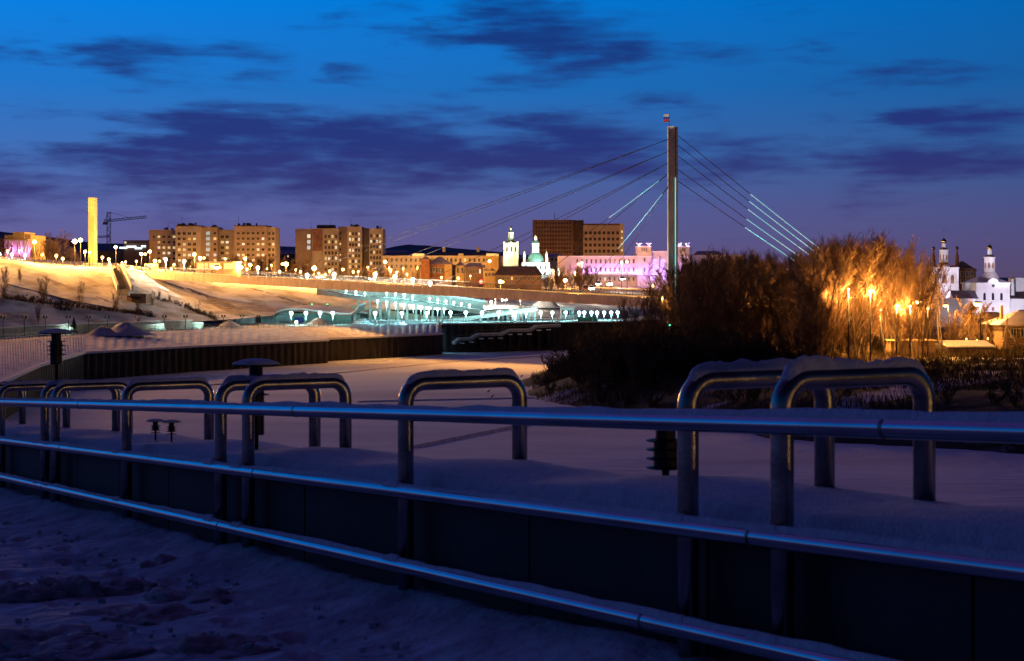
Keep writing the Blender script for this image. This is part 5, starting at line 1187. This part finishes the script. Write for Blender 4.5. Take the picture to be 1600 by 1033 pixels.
# cars on the streets
def car(px, py, Y, mt, label, front=True, z=None):
    c = W(px, py, Y); x, y = c.x, c.y; zb = c.z-.3; t = thing('car', label, 'car', (x, y, zb), 'cars on the streets beyond the bridge')
    m = MB(); m.hexa([(x-.85, y-2.1, zb+.3), (x+.85, y-2.1, zb+.3), (x+.85, y+2.1, zb+.3), (x-.85, y+2.1, zb+.3), (x-.82, y-2.0, zb+.85), (x+.82, y-2.0, zb+.85), (x+.82, y+2.0, zb+.9), (x-.82, y+2.0, zb+.9)])
    m.hexa([(x-.8, y-1.2, zb+.86), (x+.8, y-1.2, zb+.86), (x+.8, y+1.6, zb+.88), (x-.8, y+1.6, zb+.88), (x-.62, y-.5, zb+1.45), (x+.62, y-.5, zb+1.45), (x+.62, y+1.1, zb+1.45), (x-.62, y+1.1, zb+1.45)]); m.build('body', MT[mt], t)
    m = MB(); m.hexa([(x-.66, y-1.16, zb+.9), (x+.66, y-1.16, zb+.9), (x+.66, y-1.1, zb+.9), (x-.66, y-1.1, zb+.9), (x-.55, y-.6, zb+1.4), (x+.55, y-.6, zb+1.4), (x+.55, y-.5, zb+1.4), (x-.55, y-.5, zb+1.4)]); m.build('windscreen', MT['glass'], t)
    for sx in (-1, 1):
        for sy in (-1, 1):
            m = MB(); m.tube([(x+sx*.88, y+sy*1.3, zb+.3), (x+sx*.68, y+sy*1.3, zb+.3)], .31, 12); m.build('wheel', MT['rubber'], t)
        m = MB(); m.lathe(0, 0, [(.02, .09), (.12, .05), (.16, 0)], 10)
        for v in m.v: v.x, v.y, v.z = x+sx*.6+v.x, y-2.1-v.z, zb+.62+v.y
        m.build('headlight' if front else 'tail_light', MT['e_head' if front else 'e_red'], t, smooth=True)
    if front: plight(t, (x, y-2.8, zb+.6), (1,.9,.7), 1500, .15)
for i, (px, py, Y, mt, fr) in enumerate([(934, 445.5, 455, 'carpaint', 1), (952, 445.5, 458, 'carpaint_w', 1), (972, 437.5, 500, 'carpaint', 1), (915, 452.5, 440, 'carpaint_r', 0), (924, 452.5, 436, 'carpaint_w', 1), (848, 463.5, 424, 'carpaint_r', 0), (856, 463.5, 426, 'carpaint_w', 1), (340, 420, 470, 'carpaint_w', 1), (499, 434, 470, 'carpaint', 1), (580, 437, 480, 'carpaint', 1), (788, 470, 420, 'carpaint_w', 1), (745, 466, 424, 'carpaint', 0)]):
    car(px, py, Y, mt, '%s car on the town streets' % ['dark head-on left one of two glaring', 'pale head-on right one of two glaring', 'dark head-on farthest, before the palace,', 'red rear-lit, left of the pale', 'pale head-on, right of the red', 'red rear-lit, under the deck beside the heap,', 'pale head-on, under the deck beside the heap,', 'pale head-on, before the amber pavilion,', 'dark head-on, below the middle apartment tower,', 'dark head-on, right of the middle apartment tower,', 'pale head-on, on the lit road behind the ramp,', 'dark rear-lit, on the lit road near the red signal,'][i], bool(fr))

# ================================================================== CHURCHES AND HOUSES OF THE RIGHT BANK
Y = 384; px_ = Y/F; z = lambda py: ZZ(py, Y)
t = thing('belfry', 'white belfry with a gold dome rising among the orange trees at right', 'bell tower', (XX(1480, Y), Y, zright(XX(1480, Y), Y)))
cx = XX(1480, Y); m = MB(); m.box(XX(1462, Y), XX(1498, Y), Y, Y+6, 4, z(419.5)); wl = m.build('wall', MT['plaster_w'], t)
m = MB(); m.box(XX(1461.3, Y), XX(1498.7, Y), Y-.2, Y+6.2, z(419.5), z(417.6)); m.box(XX(1461.5, Y), XX(1498.5, Y), Y-.12, Y+6.1, z(447.5), z(446)); m.build('cornice', MT['plaster_w'], t)
m = MB(); m.lathe(cx-.2, Y+.15, [(.05, z(413)), (.7, z(415)), (.9, z(417.7))], 12); m.build('gable', MT['plaster_w'], t)
for px, w in ((1476, 3.4), (1488, 2.6)):
    x = XX(px, Y); m = MB(); m.box(x-w*px_, x+w*px_, Y-.04, Y+.3, z(443), z(433)); m.lathe(x, Y+.1, [(w*px_, z(433.2)), (w*.7*px_, z(430.3)), (.1*px_, z(429))], 10); m.build('arch_opening', MT['brick'], wl)
for px in (1462.5, 1469, 1483, 1497): m = MB(); m.box(XX(px, Y)-.1, XX(px, Y)+.1, Y-.1, Y+.05, z(446), z(419.6)); m.build('pilaster', MT['plaster_w'], wl)
yc = Y+3; m = MB(); m.lathe(cx, yc, [(8*px_, z(417.6)), (6*px_, z(412.5)), (5.6*px_, z(409))], 8, 0, .39); m.build('roof', MT['roofdark'], t)
m = MB(); m.lathe(cx, yc, [(6.8*px_, z(410)), (6.6*px_, z(391.5)), (7.4*px_, z(391)), (7.4*px_, z(390))], 8, 0, .39); ln = m.build('octagon', MT['plaster_w'], t)
for k in range(4): a = -math.pi/2+(k-1.5)*.785; m = MB(); m.lathe(cx+6.35*px_*math.cos(a), yc+6.35*px_*math.sin(a), [(1.1*px_, z(406)), (1.1*px_, z(399)), (.3*px_, z(397))], 8); m.build('opening', MT['brick'], ln)
m = MB(); m.lathe(cx, yc, [(7*px_, z(390)), (4.5*px_, z(387.5)), (3.4*px_, z(386.5))], 8, 0, .39); m.build('tier_roof', MT['roofdark'], t); m = MB(); m.lathe(cx, yc, [(3.2*px_, z(387)), (2.9*px_, z(379))], 8); m.build('neck', MT['plaster_w'], t); dome_on(t, cx, yc, z(379.5), 4.4*px_, 8*px_, 'gold', 14, 16*px_)
slight(t, (cx-4, Y-9, 12.5), (cx, Y, z(418)), (.9,.78,1.0), 5500, 110, .8)
t = thing('brown_church', 'brown unlit church with two thin gold cupolas behind the white belfry', 'church', (XX(1502, 410), 410, 8)); Y = 410; px_ = Y/F
block(t, 1496, 1525, 419.5, 4, Y, 9, 'brick'); block(t, 1460, 1497, 415, 4, Y+4, 9, 'brick', 'nave')
m = MB(); hip(m, XX(1496, Y), XX(1525, Y), Y, Y+9, z(421)-.3, ZZ(408, Y), .45); m.build('roof', MT['roofdark'], t)
for px, y_ in ((1465, 385), (1502, 384.5)):
    m = MB(); m.lathe(XX(px, Y), Y+4, [(3.4*px_, ZZ(415, Y)), (3.0*px_, ZZ(400, Y)), (1.5*px_, ZZ(396, Y)), (1.5*px_, ZZ(y_+4, Y))], 8); m.build('drum', MT['brick'], t); dome_on(t, XX(px, Y), Y+4, ZZ(y_+4.5, Y), 2.8*px_, 5*px_, 'gold', 10, 14*px_)
windows(t, 1503, 1518, 428, 440, 3, 2, Y-.05, .8, 1.5, 0)
Y = 378; px_ = Y/F
t = thing('white_church', 'white church with a round-arched gable and gold-domed tower at the right edge', 'church', (XX(1551, Y), Y, zright(XX(1551, Y), Y)))
m = MB(); m.box(XX(1525.5, Y), XX(1578, Y), Y, Y+12, 4, z(443.5)); wl = m.build('wall', MT['plaster_w'], t)
m = MB(); m.box(XX(1524.5, Y), XX(1579, Y), Y-.25, Y+12.3, z(443.5), z(441.8)); m.build('cornice', MT['plaster_w'], t)
m = MB(); x = XX(1551.5, Y); n = 14
for i in range(n):
    a, b = math.pi*i/n, math.pi*(i+1)/n; w = 8.3*px_; z0 = z(443)
    m.hexa([(x, Y-.3, z0), (x+w*math.cos(a), Y-.3, z0+w*math.sin(a)), (x+w*math.cos(a), Y+.4, z0+w*math.sin(a)), (x, Y+.4, z0), (x, Y-.3, z0+.01), (x+w*math.cos(b), Y-.3, z0+w*math.sin(b)), (x+w*math.cos(b), Y+.4, z0+w*math.sin(b)), (x, Y+.4, z0+.01)])
m.build('round_gable', MT['plaster_w'], t)
m = MB(); m.tube([(x, Y-.36, z(446.5)), (x, Y-.28, z(446.5))], 2.5*px_, 14); m.build('oculus', MT['glass'], wl)
for px in (1538.3, 1551.5, 1564.7):
    xx = XX(px, Y); m = MB(); m.box(xx-2*px_, xx+2*px_, Y-.04, Y+.2, z(469), z(460)); m.lathe(xx, Y+.1, [(2*px_, z(460.2)), (1.5*px_, z(458.2)), (.2*px_, z(457.3))], 10); m.build('arched_window', MT['glass'], wl)
    m = MB(); m.box(xx-2.8*px_, xx+2.8*px_, Y-.16, Y+.03, z(470.3), z(469.3)); m.build('sill', MT['plaster_w'], wl)
    m = MB(); m.box(xx-1.8*px_, xx+1.8*px_, Y-.04, Y+.2, z(486), z(480)); m.build('lower_window', MT['brick'], wl)
m = MB(); m.box(XX(1525, Y), XX(1578.5, Y), Y-.14, Y+.02, z(472.5), z(471.3)); m.build('string_course', MT['plaster_w'], wl)
yc = Y+6; cx = XX(1558, Y)
m = MB(); hip(m, XX(1525.5, Y), XX(1578, Y), Y, Y+12, z(441.7), z(432), .3, .1); m.lathe(cx+.2, yc, [(14*px_, z(441)), (13*px_, z(433)), (10*px_, z(427)), (8*px_, z(424))], 12); m.build('roof', MT['roofsnow'], t)
m = MB(); m.lathe(cx, yc, [(8.3*px_, z(425)), (8.2*px_, z(403)), (9.1*px_, z(402.5)), (9.1*px_, z(401))], 8, 0, .39); ln = m.build('tower', MT['plaster_w'], t)
for k in range(4): a = -math.pi/2+(k-1.5)*.785; m = MB(); m.lathe(cx+7.85*px_*math.cos(a), yc+7.85*px_*math.sin(a), [(1.4*px_, z(418.5)), (1.4*px_, z(411.5)), (.3*px_, z(409.5))], 8); m.build('opening', MT['brick'], ln)
m = MB(); m.lathe(cx, yc, [(8.6*px_, z(401)), (5.5*px_, z(398)), (3.4*px_, z(397))], 8, 0, .39); m.build('tower_roof', MT['roofdark'], t); m = MB(); m.lathe(cx, yc, [(3.5*px_, z(397.3)), (3.2*px_, z(388.5))], 8); m.build('neck', MT['plaster_w'], t); dome_on(t, cx, yc, z(388.9), 4.2*px_, 8*px_, 'gold', 14, 18*px_)
m = MB(); xx = XX(1590, Y); m.lathe(xx, Y+4, [(3.6*px_, z(462)), (3.2*px_, z(447)), (3.9*px_, z(446)), (2*px_, z(441)), (1.6*px_, z(436))], 8); m.build('side_turret', MT['plaster_w'], t); dome_on(t, xx, Y+4, z(436.5), 2.2*px_, 4.2*px_, 'gold', 10, 9*px_)
m = MB(); m.box(XX(1578.2, Y), XX(1660, Y), Y+2, Y+10, 4, z(467)); m.box(XX(1600, Y), XX(1650, Y), Y+6, Y+12, 4, z(434)); m.build('annex', MT['plaster_w'], t); m = MB(); hip(m, XX(1578.2, Y), XX(1660, Y), Y+2, Y+10, z(467), z(456), .1, .1); m.build('annex_roof', MT['roofdark'], t)
slight(t, (XX(1540, Y), Y-15, 7), (XX(1553, Y), Y, z(455)), (.84,.74,1.0), 11000, 90, .8); slight(t, (XX(1575, Y), Y-9, z(440)), (cx, yc, z(412)), (.9,.8,1.0), 6000, 60, .8); slight(t, (XX(1605, Y), Y-10, 7), (XX(1600, Y), Y, z(470)), (.82,.80,1.0), 3000, 90, .8)
t = thing('church_wall', 'low white wall with a snowy lean-to roof between belfry and white church', 'wall', (XX(1500, 372), 372, 6)); m = MB(); m.box(XX(1456, 372), XX(1524, 372), 372, 372.6, 4, ZZ(466.5, 372)); m.build('wall', MT['plaster_w'], t); m = MB(); gable_y(m, XX(1490, 374), XX(1524, 374), 373, 379, ZZ(466, 374), ZZ(454, 374)); m.build('lean_to_roof', MT['roofsnow'], t)
slight(t, (XX(1500, 360), 362, 6.5), (XX(1495, 372), 372, 11), (.85,.8,1.0), 900, 100, .8)
# log house
Y = 238; t = thing('log_house', 'old log house with a snowy pinkish roof at the right edge', 'house', (XX(1600, Y), Y, 5))
x0, x1 = XX(1566, Y), XX(1690, Y); zb, ze = 4.6, ZZ(508, Y)
for k in range(10): zz0 = zb+(ze-zb)*k/10; m = MB(); m.tube([(x0, Y, zz0+(ze-zb)/20), (x1, Y, zz0+(ze-zb)/20)], (ze-zb)/19, 8); m.build('log', MT['log'], t, smooth=True)
m = MB(); m.box(x0+.1, x1-.1, Y+.1, Y+8, zb, ze); m.build('core', MT['log'], t)
m = MB(); hip(m, x0, x1, Y, Y+8, ze, ZZ(484, Y+4), .33, .8); m.build('roof', MT['roofsnow'], t)
for px in (1583.5, 1599, 1615): inst('window', wmesh(.95, 1.5, MT['glass'], 'log', MT['trim']), t, W(px, 520, Y-.18))
m = MB(); hip(m, XX(1538, Y+9), XX(1578, Y+9), Y+9, Y+15, ZZ(497, Y+9), ZZ(487.5, Y+12), .3, .3); m.box(XX(1540, Y+9), XX(1576, Y+9), Y+9.3, Y+14.6, 4.6, ZZ(497, Y+9)); m.build('rear_wing', MT['roofdark'], t)
m = MB(); m.box(XX(1564, Y+3), XX(1567.5, Y+3), Y+3, Y+3.5, ze+.3, ZZ(477.5, Y+3)); m.build('chimney', MT['brick'], t)
t = thing('pole_frame', 'wooden utility pole with two slanting braces before the log house', 'pole', (XX(1572, 226), 226, 5)); Y = 226
for a, b, na in (((1571.5, 546), (1573.5, 497), 'pole'), ((1566.5, 545), (1572.5, 510), 'brace'), ((1594, 547), (1573.5, 511), 'brace')):
    m = MB(); m.tube([W(*a, Y), W(*b, Y)], .12, 8); m.build(na, MT['wood'], t, smooth=True)
t = thing('shed', 'low shed with a flat snowy bluish roof below the lit bush', 'shed', (XX(1516, 224), 224, 5)); Y = 224; m = MB(); m.box(XX(1481, Y), XX(1551, Y), Y, Y+4, 4.4, ZZ(541, Y)); m.build('wall', MT['roofdark'], t); m = MB(); m.hexa([(XX(1479, Y), Y-.4, ZZ(542.5, Y)), (XX(1553, Y), Y-.4, ZZ(542.5, Y)), (XX(1553, Y), Y+4.4, ZZ(535.5, Y)), (XX(1479, Y), Y+4.4, ZZ(535.5, Y))]+[(XX(1479, Y), Y-.4, ZZ(540.5, Y)), (XX(1553, Y), Y-.4, ZZ(540.5, Y)), (XX(1553, Y), Y+4.4, ZZ(533.5, Y)), (XX(1479, Y), Y+4.4, ZZ(533.5, Y))]); m.build('roof', MT['snow'], t)
t = thing('shed', 'dark plank shed left of the low snowy roofed shed', 'shed', (XX(1430, 222), 222, 5)); Y = 222; m = MB(); m.box(XX(1392, Y), XX(1462, Y), Y, Y+4, 4.0, ZZ(533, Y)); m.build('wall', MT['log'], t); m = MB(); m.box(XX(1390, Y), XX(1464, Y), Y-.3, Y+4.3, ZZ(533, Y), ZZ(531.5, Y)); m.build('roof', MT['wood'], t)

# ================================================================== TREES AND SHRUBS
def make_tree(seed, ht=15.0, stems=3, spread=.34, lv=(9, 8, 7), r0=.17, twig_r=.030, low=.25, mats=('bark', 'twig'), lname='trunk', cname='crown'):
    rnd = random.Random(seed); tk = MB(); cr_ = MB()
    def stick(m, p, d, L_, r, n, seg, bend):
        pts = [p]; dd = d.copy(); rad = [r]
        for i in range(seg):
            dd = (dd+Vector((rnd.uniform(-1, 1), rnd.uniform(-1, 1), rnd.uniform(-.3, 1)))*bend).normalized(); pts.append(pts[-1]+dd*L_/seg); rad.append(r*(1-.78*(i+1)/seg))
        m.tube(pts, rad, n, 0, False); return pts
    def at(pts, t):
        k = min(len(pts)-2, int(t*(len(pts)-1))); f = t*(len(pts)-1)-k; return lerp(pts[k], pts[k+1], f), (pts[k+1]-pts[k]).normalized()
    for s in range(stems):
        a = rnd.uniform(0, 6.28); d = Vector((math.cos(a)*spread*rnd.uniform(.1, 1), math.sin(a)*spread*rnd.uniform(.1, 1), 1)).normalized()
        p0 = Vector((rnd.uniform(-.35, .35), rnd.uniform(-.35, .35), -.4)) if stems > 1 else Vector((0,0,-.4))
        H_ = ht*rnd.uniform(.72, .92); st = stick(tk, p0, d, H_, r0*rnd.uniform(.75, 1.1), 6, 7, .07)
        for i in range(lv[0]):
            t = lerp(low, .97, (i+rnd.random())/lv[0]); p, dd = at(st, t); a = rnd.uniform(0, 6.28); out = Vector((math.cos(a), math.sin(a), 0))
            d1 = (dd*.85+out*rnd.uniform(.35, .85)+Vector((0,0,.25))).normalized(); L1 = ht*rnd.uniform(.16, .30)*(1.15-.55*t); b1 = stick(tk, p, d1, L1, max(twig_r*1.6, r0*.42*(1-t*.7)), 4, 4, .13)
            for j in range(lv[1]):
                t2 = lerp(.2, 1.0, (j+rnd.random())/lv[1]); p2, dd2 = at(b1, min(.999, t2)); o2 = Vector((rnd.uniform(-1, 1), rnd.uniform(-1, 1), rnd.uniform(-.15, .8)))
                d2 = (dd2*.8+o2*.75).normalized(); L2 = L1*rnd.uniform(.32, .6); b2 = stick(cr_, p2, d2, L2, twig_r*1.25, 3, 2, .16)
                for k in range(lv[2]):
                    p3, dd3 = at(b2, rnd.uniform(.15, .999)); d3 = (dd3*.8+Vector((rnd.uniform(-1, 1), rnd.uniform(-1, 1), rnd.uniform(-.1, .9)))*.75).normalized(); stick(cr_, p3, d3, L2*rnd.uniform(.35, .75), twig_r, 3, 1, .1)
    return tk.mesh('trunk', MT[mats[0]], smooth=True), cr_.mesh('crown', MT[mats[1]])
TP = [make_tree(40+i, 15, 2+i % 3, .5, (13, 9, 7), .15, .022, .05) for i in range(6)]
def place_tree(name, proto, loc, s, label, cat='tree', group=None, sx=None, rz=None):
    o = thing(name, label, cat, loc, group); k = sx or s; o.scale = (k, k, s); o.rotation_euler[2] = random.uniform(0, 6.28) if rz is None else rz
    for nm, me in zip(('trunk', 'crown'), proto):
        c = bpy.data.objects.new(nm, me); COL.objects.link(c); c.parent = o
    return o
tops = [(1050, 425), (1065, 402), (1100, 390), (1130, 390), (1150, 384), (1180, 384), (1210, 392), (1240, 396), (1262, 394), (1285, 380), (1310, 367), (1340, 363), (1365, 366), (1395, 378), (1430, 390), (1456, 408), (1475, 440), (1560, 470)]
lab_g = {0: 'bare dark tree in the unlit grove right of the pylon', 1: 'bare tree glowing orange in the lamplit grove left of the belfry'}
rnd = random.Random(3); cnt = 0
for i in range(112):
    px = 1062+i*(1440-1062)/112+rnd.uniform(-6, 6)
    Y = rnd.uniform(206, 246) if px > 1245 else rnd.uniform(222, 300)
    if rnd.random() < .2: Y += 40
    x = XX(px, Y); zb = zright(x, Y)
    if zb < 1: continue
    zt_ = ZZ(at_px(tops, px)+rnd.uniform(0, 44)*rnd.random(), Y); s = max(.3, (zt_-zb)/14.2)
    place_tree('bare_tree', TP[rnd.randrange(6)], (x, Y, zb-.1), s, lab_g[0 if px < 1265 else 1], group='trees in the dark grove' if px < 1265 else 'trees in the lamplit grove', sx=s*rnd.uniform(.9, 1.25)*(1 if px < 1395 else .72))
for i, (px, Y, top_) in enumerate([(1008, 250, 438), (1022, 244, 446), (985, 246, 462), (1036, 238, 440), (1000, 236, 470)]):
    x = XX(px, Y); zb = zright(x, Y); s = (ZZ(top_, Y)-zb)/14.2; place_tree('bare_tree', TP[i], (x, Y, zb-.1), s, 'thin bare tree left of the pylon foot, %s from the left' % nth([985, 1000, 1008, 1022, 1036].index(px)), group='thin trees by the pylon', sx=s*.8)
x = XX(1474, 226); place_tree('bare_tree', make_tree(91, 15, 2, .42, (6, 5, 4), .24, .035, .45), (x, 226, zright(x, 226)-.1), (ZZ(414, 226)-zright(x, 226))/14, 'tall forked bare tree in front of the white belfry', sx=.75)
BUSH = [make_tree(60+i, 6, 6, .75, (7, 7, 6), .07, .026, .1) for i in range(2)]
for i, (px, Y, top_) in enumerate([(1508, 250, 483), (1528, 247, 484), (1492, 243, 500), (1545, 244, 506)]):
    x = XX(px, Y); zb = zright(x, Y); s = (ZZ(top_, Y)-zb)/4.1; place_tree('bush', BUSH[i % 2], (x, Y, zb-.1), s, ['big tangled bush lit yellow under the brightest lamp, left half', 'big tangled bush lit yellow under the brightest lamp, right half', 'lower orange bush at the left of the big yellow bush', 'lower orange bush beside the utility pole'][i], 'bush', sx=s*1.15)
# shrubs on the dark bank
SP = [make_tree(80+i, 4.5, 7, .9, (6, 6, 6), .055, .022, .08, ('shrub', 'shrub')) for i in range(3)]
rnd = random.Random(11); n = 0
while n < 235:
    x, Y = (rnd.uniform(3, 62), rnd.uniform(142, 275)) if n % 5 < 3 else (rnd.uniform(4, 34), rnd.uniform(200, 272)); d = sdist(x, Y)
    px = 800+F*x/Y
    if d < 2.0 or px > 1640 or (Y < 200 and d > 16 and rnd.random() < .75) or (d > 32): continue
    if rnd.random() < .3 and Y < 185: continue
    s = rnd.uniform(.4, .9)*(.75 if Y < 200 else 1.15 if d < 7 else 1.75); place_tree('shrub', SP[rnd.randrange(3)], (x, Y, zright(x, Y)-.1), s, 'dark leafless shrub on the overgrown right bank', 'shrub', 'shrubs on the right bank', sx=s*1.2); n += 1
# dry grass on the right bank (nobody could count it)
m = MB(); rnd = random.Random(5); n = 0
while n < 52000:
    Y = rnd.uniform(138, 300); x = rnd.uniform(2, Y*.36)
    d = sdist(x, Y)
    if d < .3: continue
    if noise.noise(Vector((x*.07+3, Y*.07, 0))) < -.16+.22*rnd.random() - (.3 if Y > 195 else 0): continue
    z0 = zright(x, Y); h_ = rnd.uniform(.35, 1.15); w = rnd.uniform(.03, .07); a = rnd.uniform(0, 6.28); l = rnd.uniform(-.4, .4); l2 = rnd.uniform(-.4, .4)
    k = len(m.v); c, s = math.cos(a)*w, math.sin(a)*w
    m.v += [Vector((x-c, Y-s, z0-.05)), Vector((x+c, Y+s, z0-.05)), Vector((x+l, Y+l2, z0+h_))]; m.f.append((k, k+1, k+2)); m.m.append(0); n += 1
tag(m.build('dry_grass', MT['grass']), 'dry dark grass covering the right bank', 'grass', kind='stuff')
# trees and bushes of the upper town
tt_ = []
for i in range(26): tt_.append((rnd.uniform(236, 425), rnd.uniform(485, 560), rnd.uniform(396, 410)))
for i in range(9): tt_.append((rnd.uniform(432, 500), rnd.uniform(505, 560), rnd.uniform(400, 414)))
for i in range(8): tt_.append((rnd.uniform(540, 655), rnd.uniform(545, 600), rnd.uniform(411, 420)))
for i in range(12): tt_.append((rnd.uniform(852, 935), rnd.uniform(490, 535), rnd.uniform(412, 428)))
for px, Y, top_ in [(82, 420, 356), (92, 415, 362), (74, 425, 372), (102, 402, 378), (110, 398, 384), (62, 430, 380), (50, 418, 386), (4, 415, 374), (12, 418, 380), (122, 405, 388), (158, 420, 398)]: tt_.append((px, Y, top_))
groups = {}
for px, Y, top_ in tt_:
    zb = zcity(px, Y)-.2; s = max(.12, (ZZ(top_, Y)-zb)/14.2)
    if px < 200: lb = 'bare tree glowing orange beside the lamps left of the stele'
    elif px < 430: lb = 'bare orange-lit tree below the left apartment building'
    elif px < 520: lb = 'bare tree between the apartment buildings above the deck'
    elif px < 700: lb = 'dark bare tree before the long pinkish building'
    else: lb = 'bare tree between the domed church and the violet palace'
    place_tree('town_tree', TP[rnd.randrange(6)], (XX(px, Y), Y, zb), s, lb, group={'g': 'orange trees left of the stele', 'o': 'trees below the left apartments', 'b': 'trees between apartments'}.get(lb[10] if lb.startswith('bare tree g') else 'o' if 'orange-lit' in lb else 'b' if 'apartment' in lb else '', 'trees of the town centre'), sx=s*1.15)
# saplings and dark hedges on the left slope
for i, (px, y0, Y, top_) in enumerate([(4, 470, 284, 408), (32, 438, 306, 410), (67, 475, 295, 425), (124, 478, 303, 430), (180, 485, 306, 448), (215, 492, 310, 462), (235, 478, 330, 448), (247, 470, 340, 446), (265, 472, 344, 456), (308, 488, 342, 464), (215, 505, 302, 484), (60, 500, 268, 470)]):
    p = W(px, y0, Y); s = max(.1, (ZZ(top_, Y)-p.z)/14.2); place_tree('sapling', TP[i % 6], (p.x, p.y, p.z-.6), s, '%s thin sapling from the left on the snowy left slope' % nth(sorted([4, 32, 67, 124, 180, 215, 235, 247, 265, 308, 215.5, 60]).index(px if i != 10 else 215.5)), 'tree', 'saplings on the left slope', sx=s*.8)
hl = [[(8, 468), (60, 473), (124, 481), (180, 487), (240, 496)], [(228, 467), (262, 475), (300, 486), (336, 499)], [(88, 483), (108, 486)]]
SMALL = [make_tree(70+i, 2.2, 6, 1.1, (5, 6, 5), .035, .022, .05, ('shrub', 'shrub')) for i in range(2)]
k = 0
def slope_at(px, py):
    best = None
    for (a, ra), (b, rb_) in zip(C_[:-1], C_[1:]):
        if a <= px <= b:
            t = (px-a)/(b-a); rows_ = [(lerp(u[0], v[0], t), lerp(u[1], v[1], t)) for u, v in zip(ra, rb_)]
            for (y0, Y0), (y1, Y1) in zip(rows_[:-1], rows_[1:]):
                if y1 <= py <= y0: return W(px, py, lerp(Y0, Y1, (y0-py)/(y0-y1)))
    return None
for li, line in enumerate(hl):
    L_ = [Vector((a, b, 0)) for a, b in line]
    for v in resample(L_, 4.6):
        p = slope_at(v.x, v.y+rnd.uniform(-1, 1))
        if p is None: continue
        s = rnd.uniform(.45, .95); place_tree('hedge_shrub', SMALL[rnd.randrange(2)], (p.x, p.y, p.z-.1), s, ['low dark shrub in the hedge line crossing the left slope', 'low dark shrub along the path below the stairs portal', 'low shrub on the lower left slope'][li], 'shrub', ['hedge across the left slope', 'shrubs along the slope path', 'low slope shrubs'][li], sx=s*1.5)
# conifer beside the promenade, left
t = thing('spruce', 'small dark spruce standing on the left promenade', 'tree', (XX(115.5, 281), 281, ZP)); x = XX(115.5, 281); m = MB(); m.tube([(x, 281, ZP-.1), (x, 281, ZP+3.0)], [.1, .03], 6); m.build('trunk', MT['bark'], t)
m = MB(); rnd = random.Random(2)
for i in range(420):
    q = rnd.random(); zc_ = ZP+.4+q*2.8; r = (1-q)*.75+.08; a = rnd.uniform(0, 6.28); e = Vector((x+math.cos(a)*r, 281+math.sin(a)*r, zc_-.25)); c0 = Vector((x, 281, zc_)); sd = Vector((-math.sin(a), math.cos(a), 0))*.09; m.face([c0, e-sd, e+Vector((0,0,-.12)), e+sd])
m.build('crown', MT['conifer'], t)
# birds on the ice
for i, (px, py) in enumerate([(763, 614), (769, 622), (815, 590), (821, 596)]):
    c = G(px, py, 0); t = thing('crow', '%s dark bird from the left standing on the ice' % nth(i), 'bird', c, 'birds on the ice'); m = MB()
    m.lathe(0, 0, [(.02, -.26), (.09, -.12), (.13, .03), (.09, .16), (.06, .2), (.075, .26), (.03, .33), (.008, .40)], 8)
    for v in m.v: v.x, v.y, v.z = c.x+v.z*.8, c.y+v.y, c.z+.24+v.x+v.z*.45
    m.build('body', MT['iron'], t, smooth=True); m = MB()
    for s_ in (-.05, .05): m = MB(); m.tube([(c.x, c.y+s_, 0), (c.x, c.y+s_, .2)], .012, 5); m.build('leg', MT['iron'], t)

# sodium lamps of the riverside road behind the camera: seen only mirrored in the pipes
for i, (x, y, zt_) in enumerate([(48, -28, 11.4), (74, -38, 12.0), (98, -80, 12.5), (70, -64, 11.0), (60, -22, 12.2), (44, -36, 10.4)]):
    t = thing('street_lamp', '%s orange street lamp of the riverside road, mirrored in the steel pipes' % nth(i), 'street lamp', (x, y, zright(x, y)), 'street lamps of the riverside road')
    m = MB(); m.tube([(x, y, zright(x, y)-.3), (x, y, zt_-.2)], [.14, .09], 8); m.tube([(x, y, zt_-.2), (x-1.2, y, zt_+.1)], .06, 8); m.build('post', MT['post'], t)
    m = MB(); m.lathe(x-1.3, y, [(.1, zt_+.2), (.32, zt_+.1), (.36, zt_)], 12); m.build('hood', MT['post'], t)
    m = MB(); m.lathe(x-1.3, y, [(.1, zt_-.22), (.26, zt_-.15), (.3, zt_-.02)], 12); m.build('lens', MT['e_road'], t)
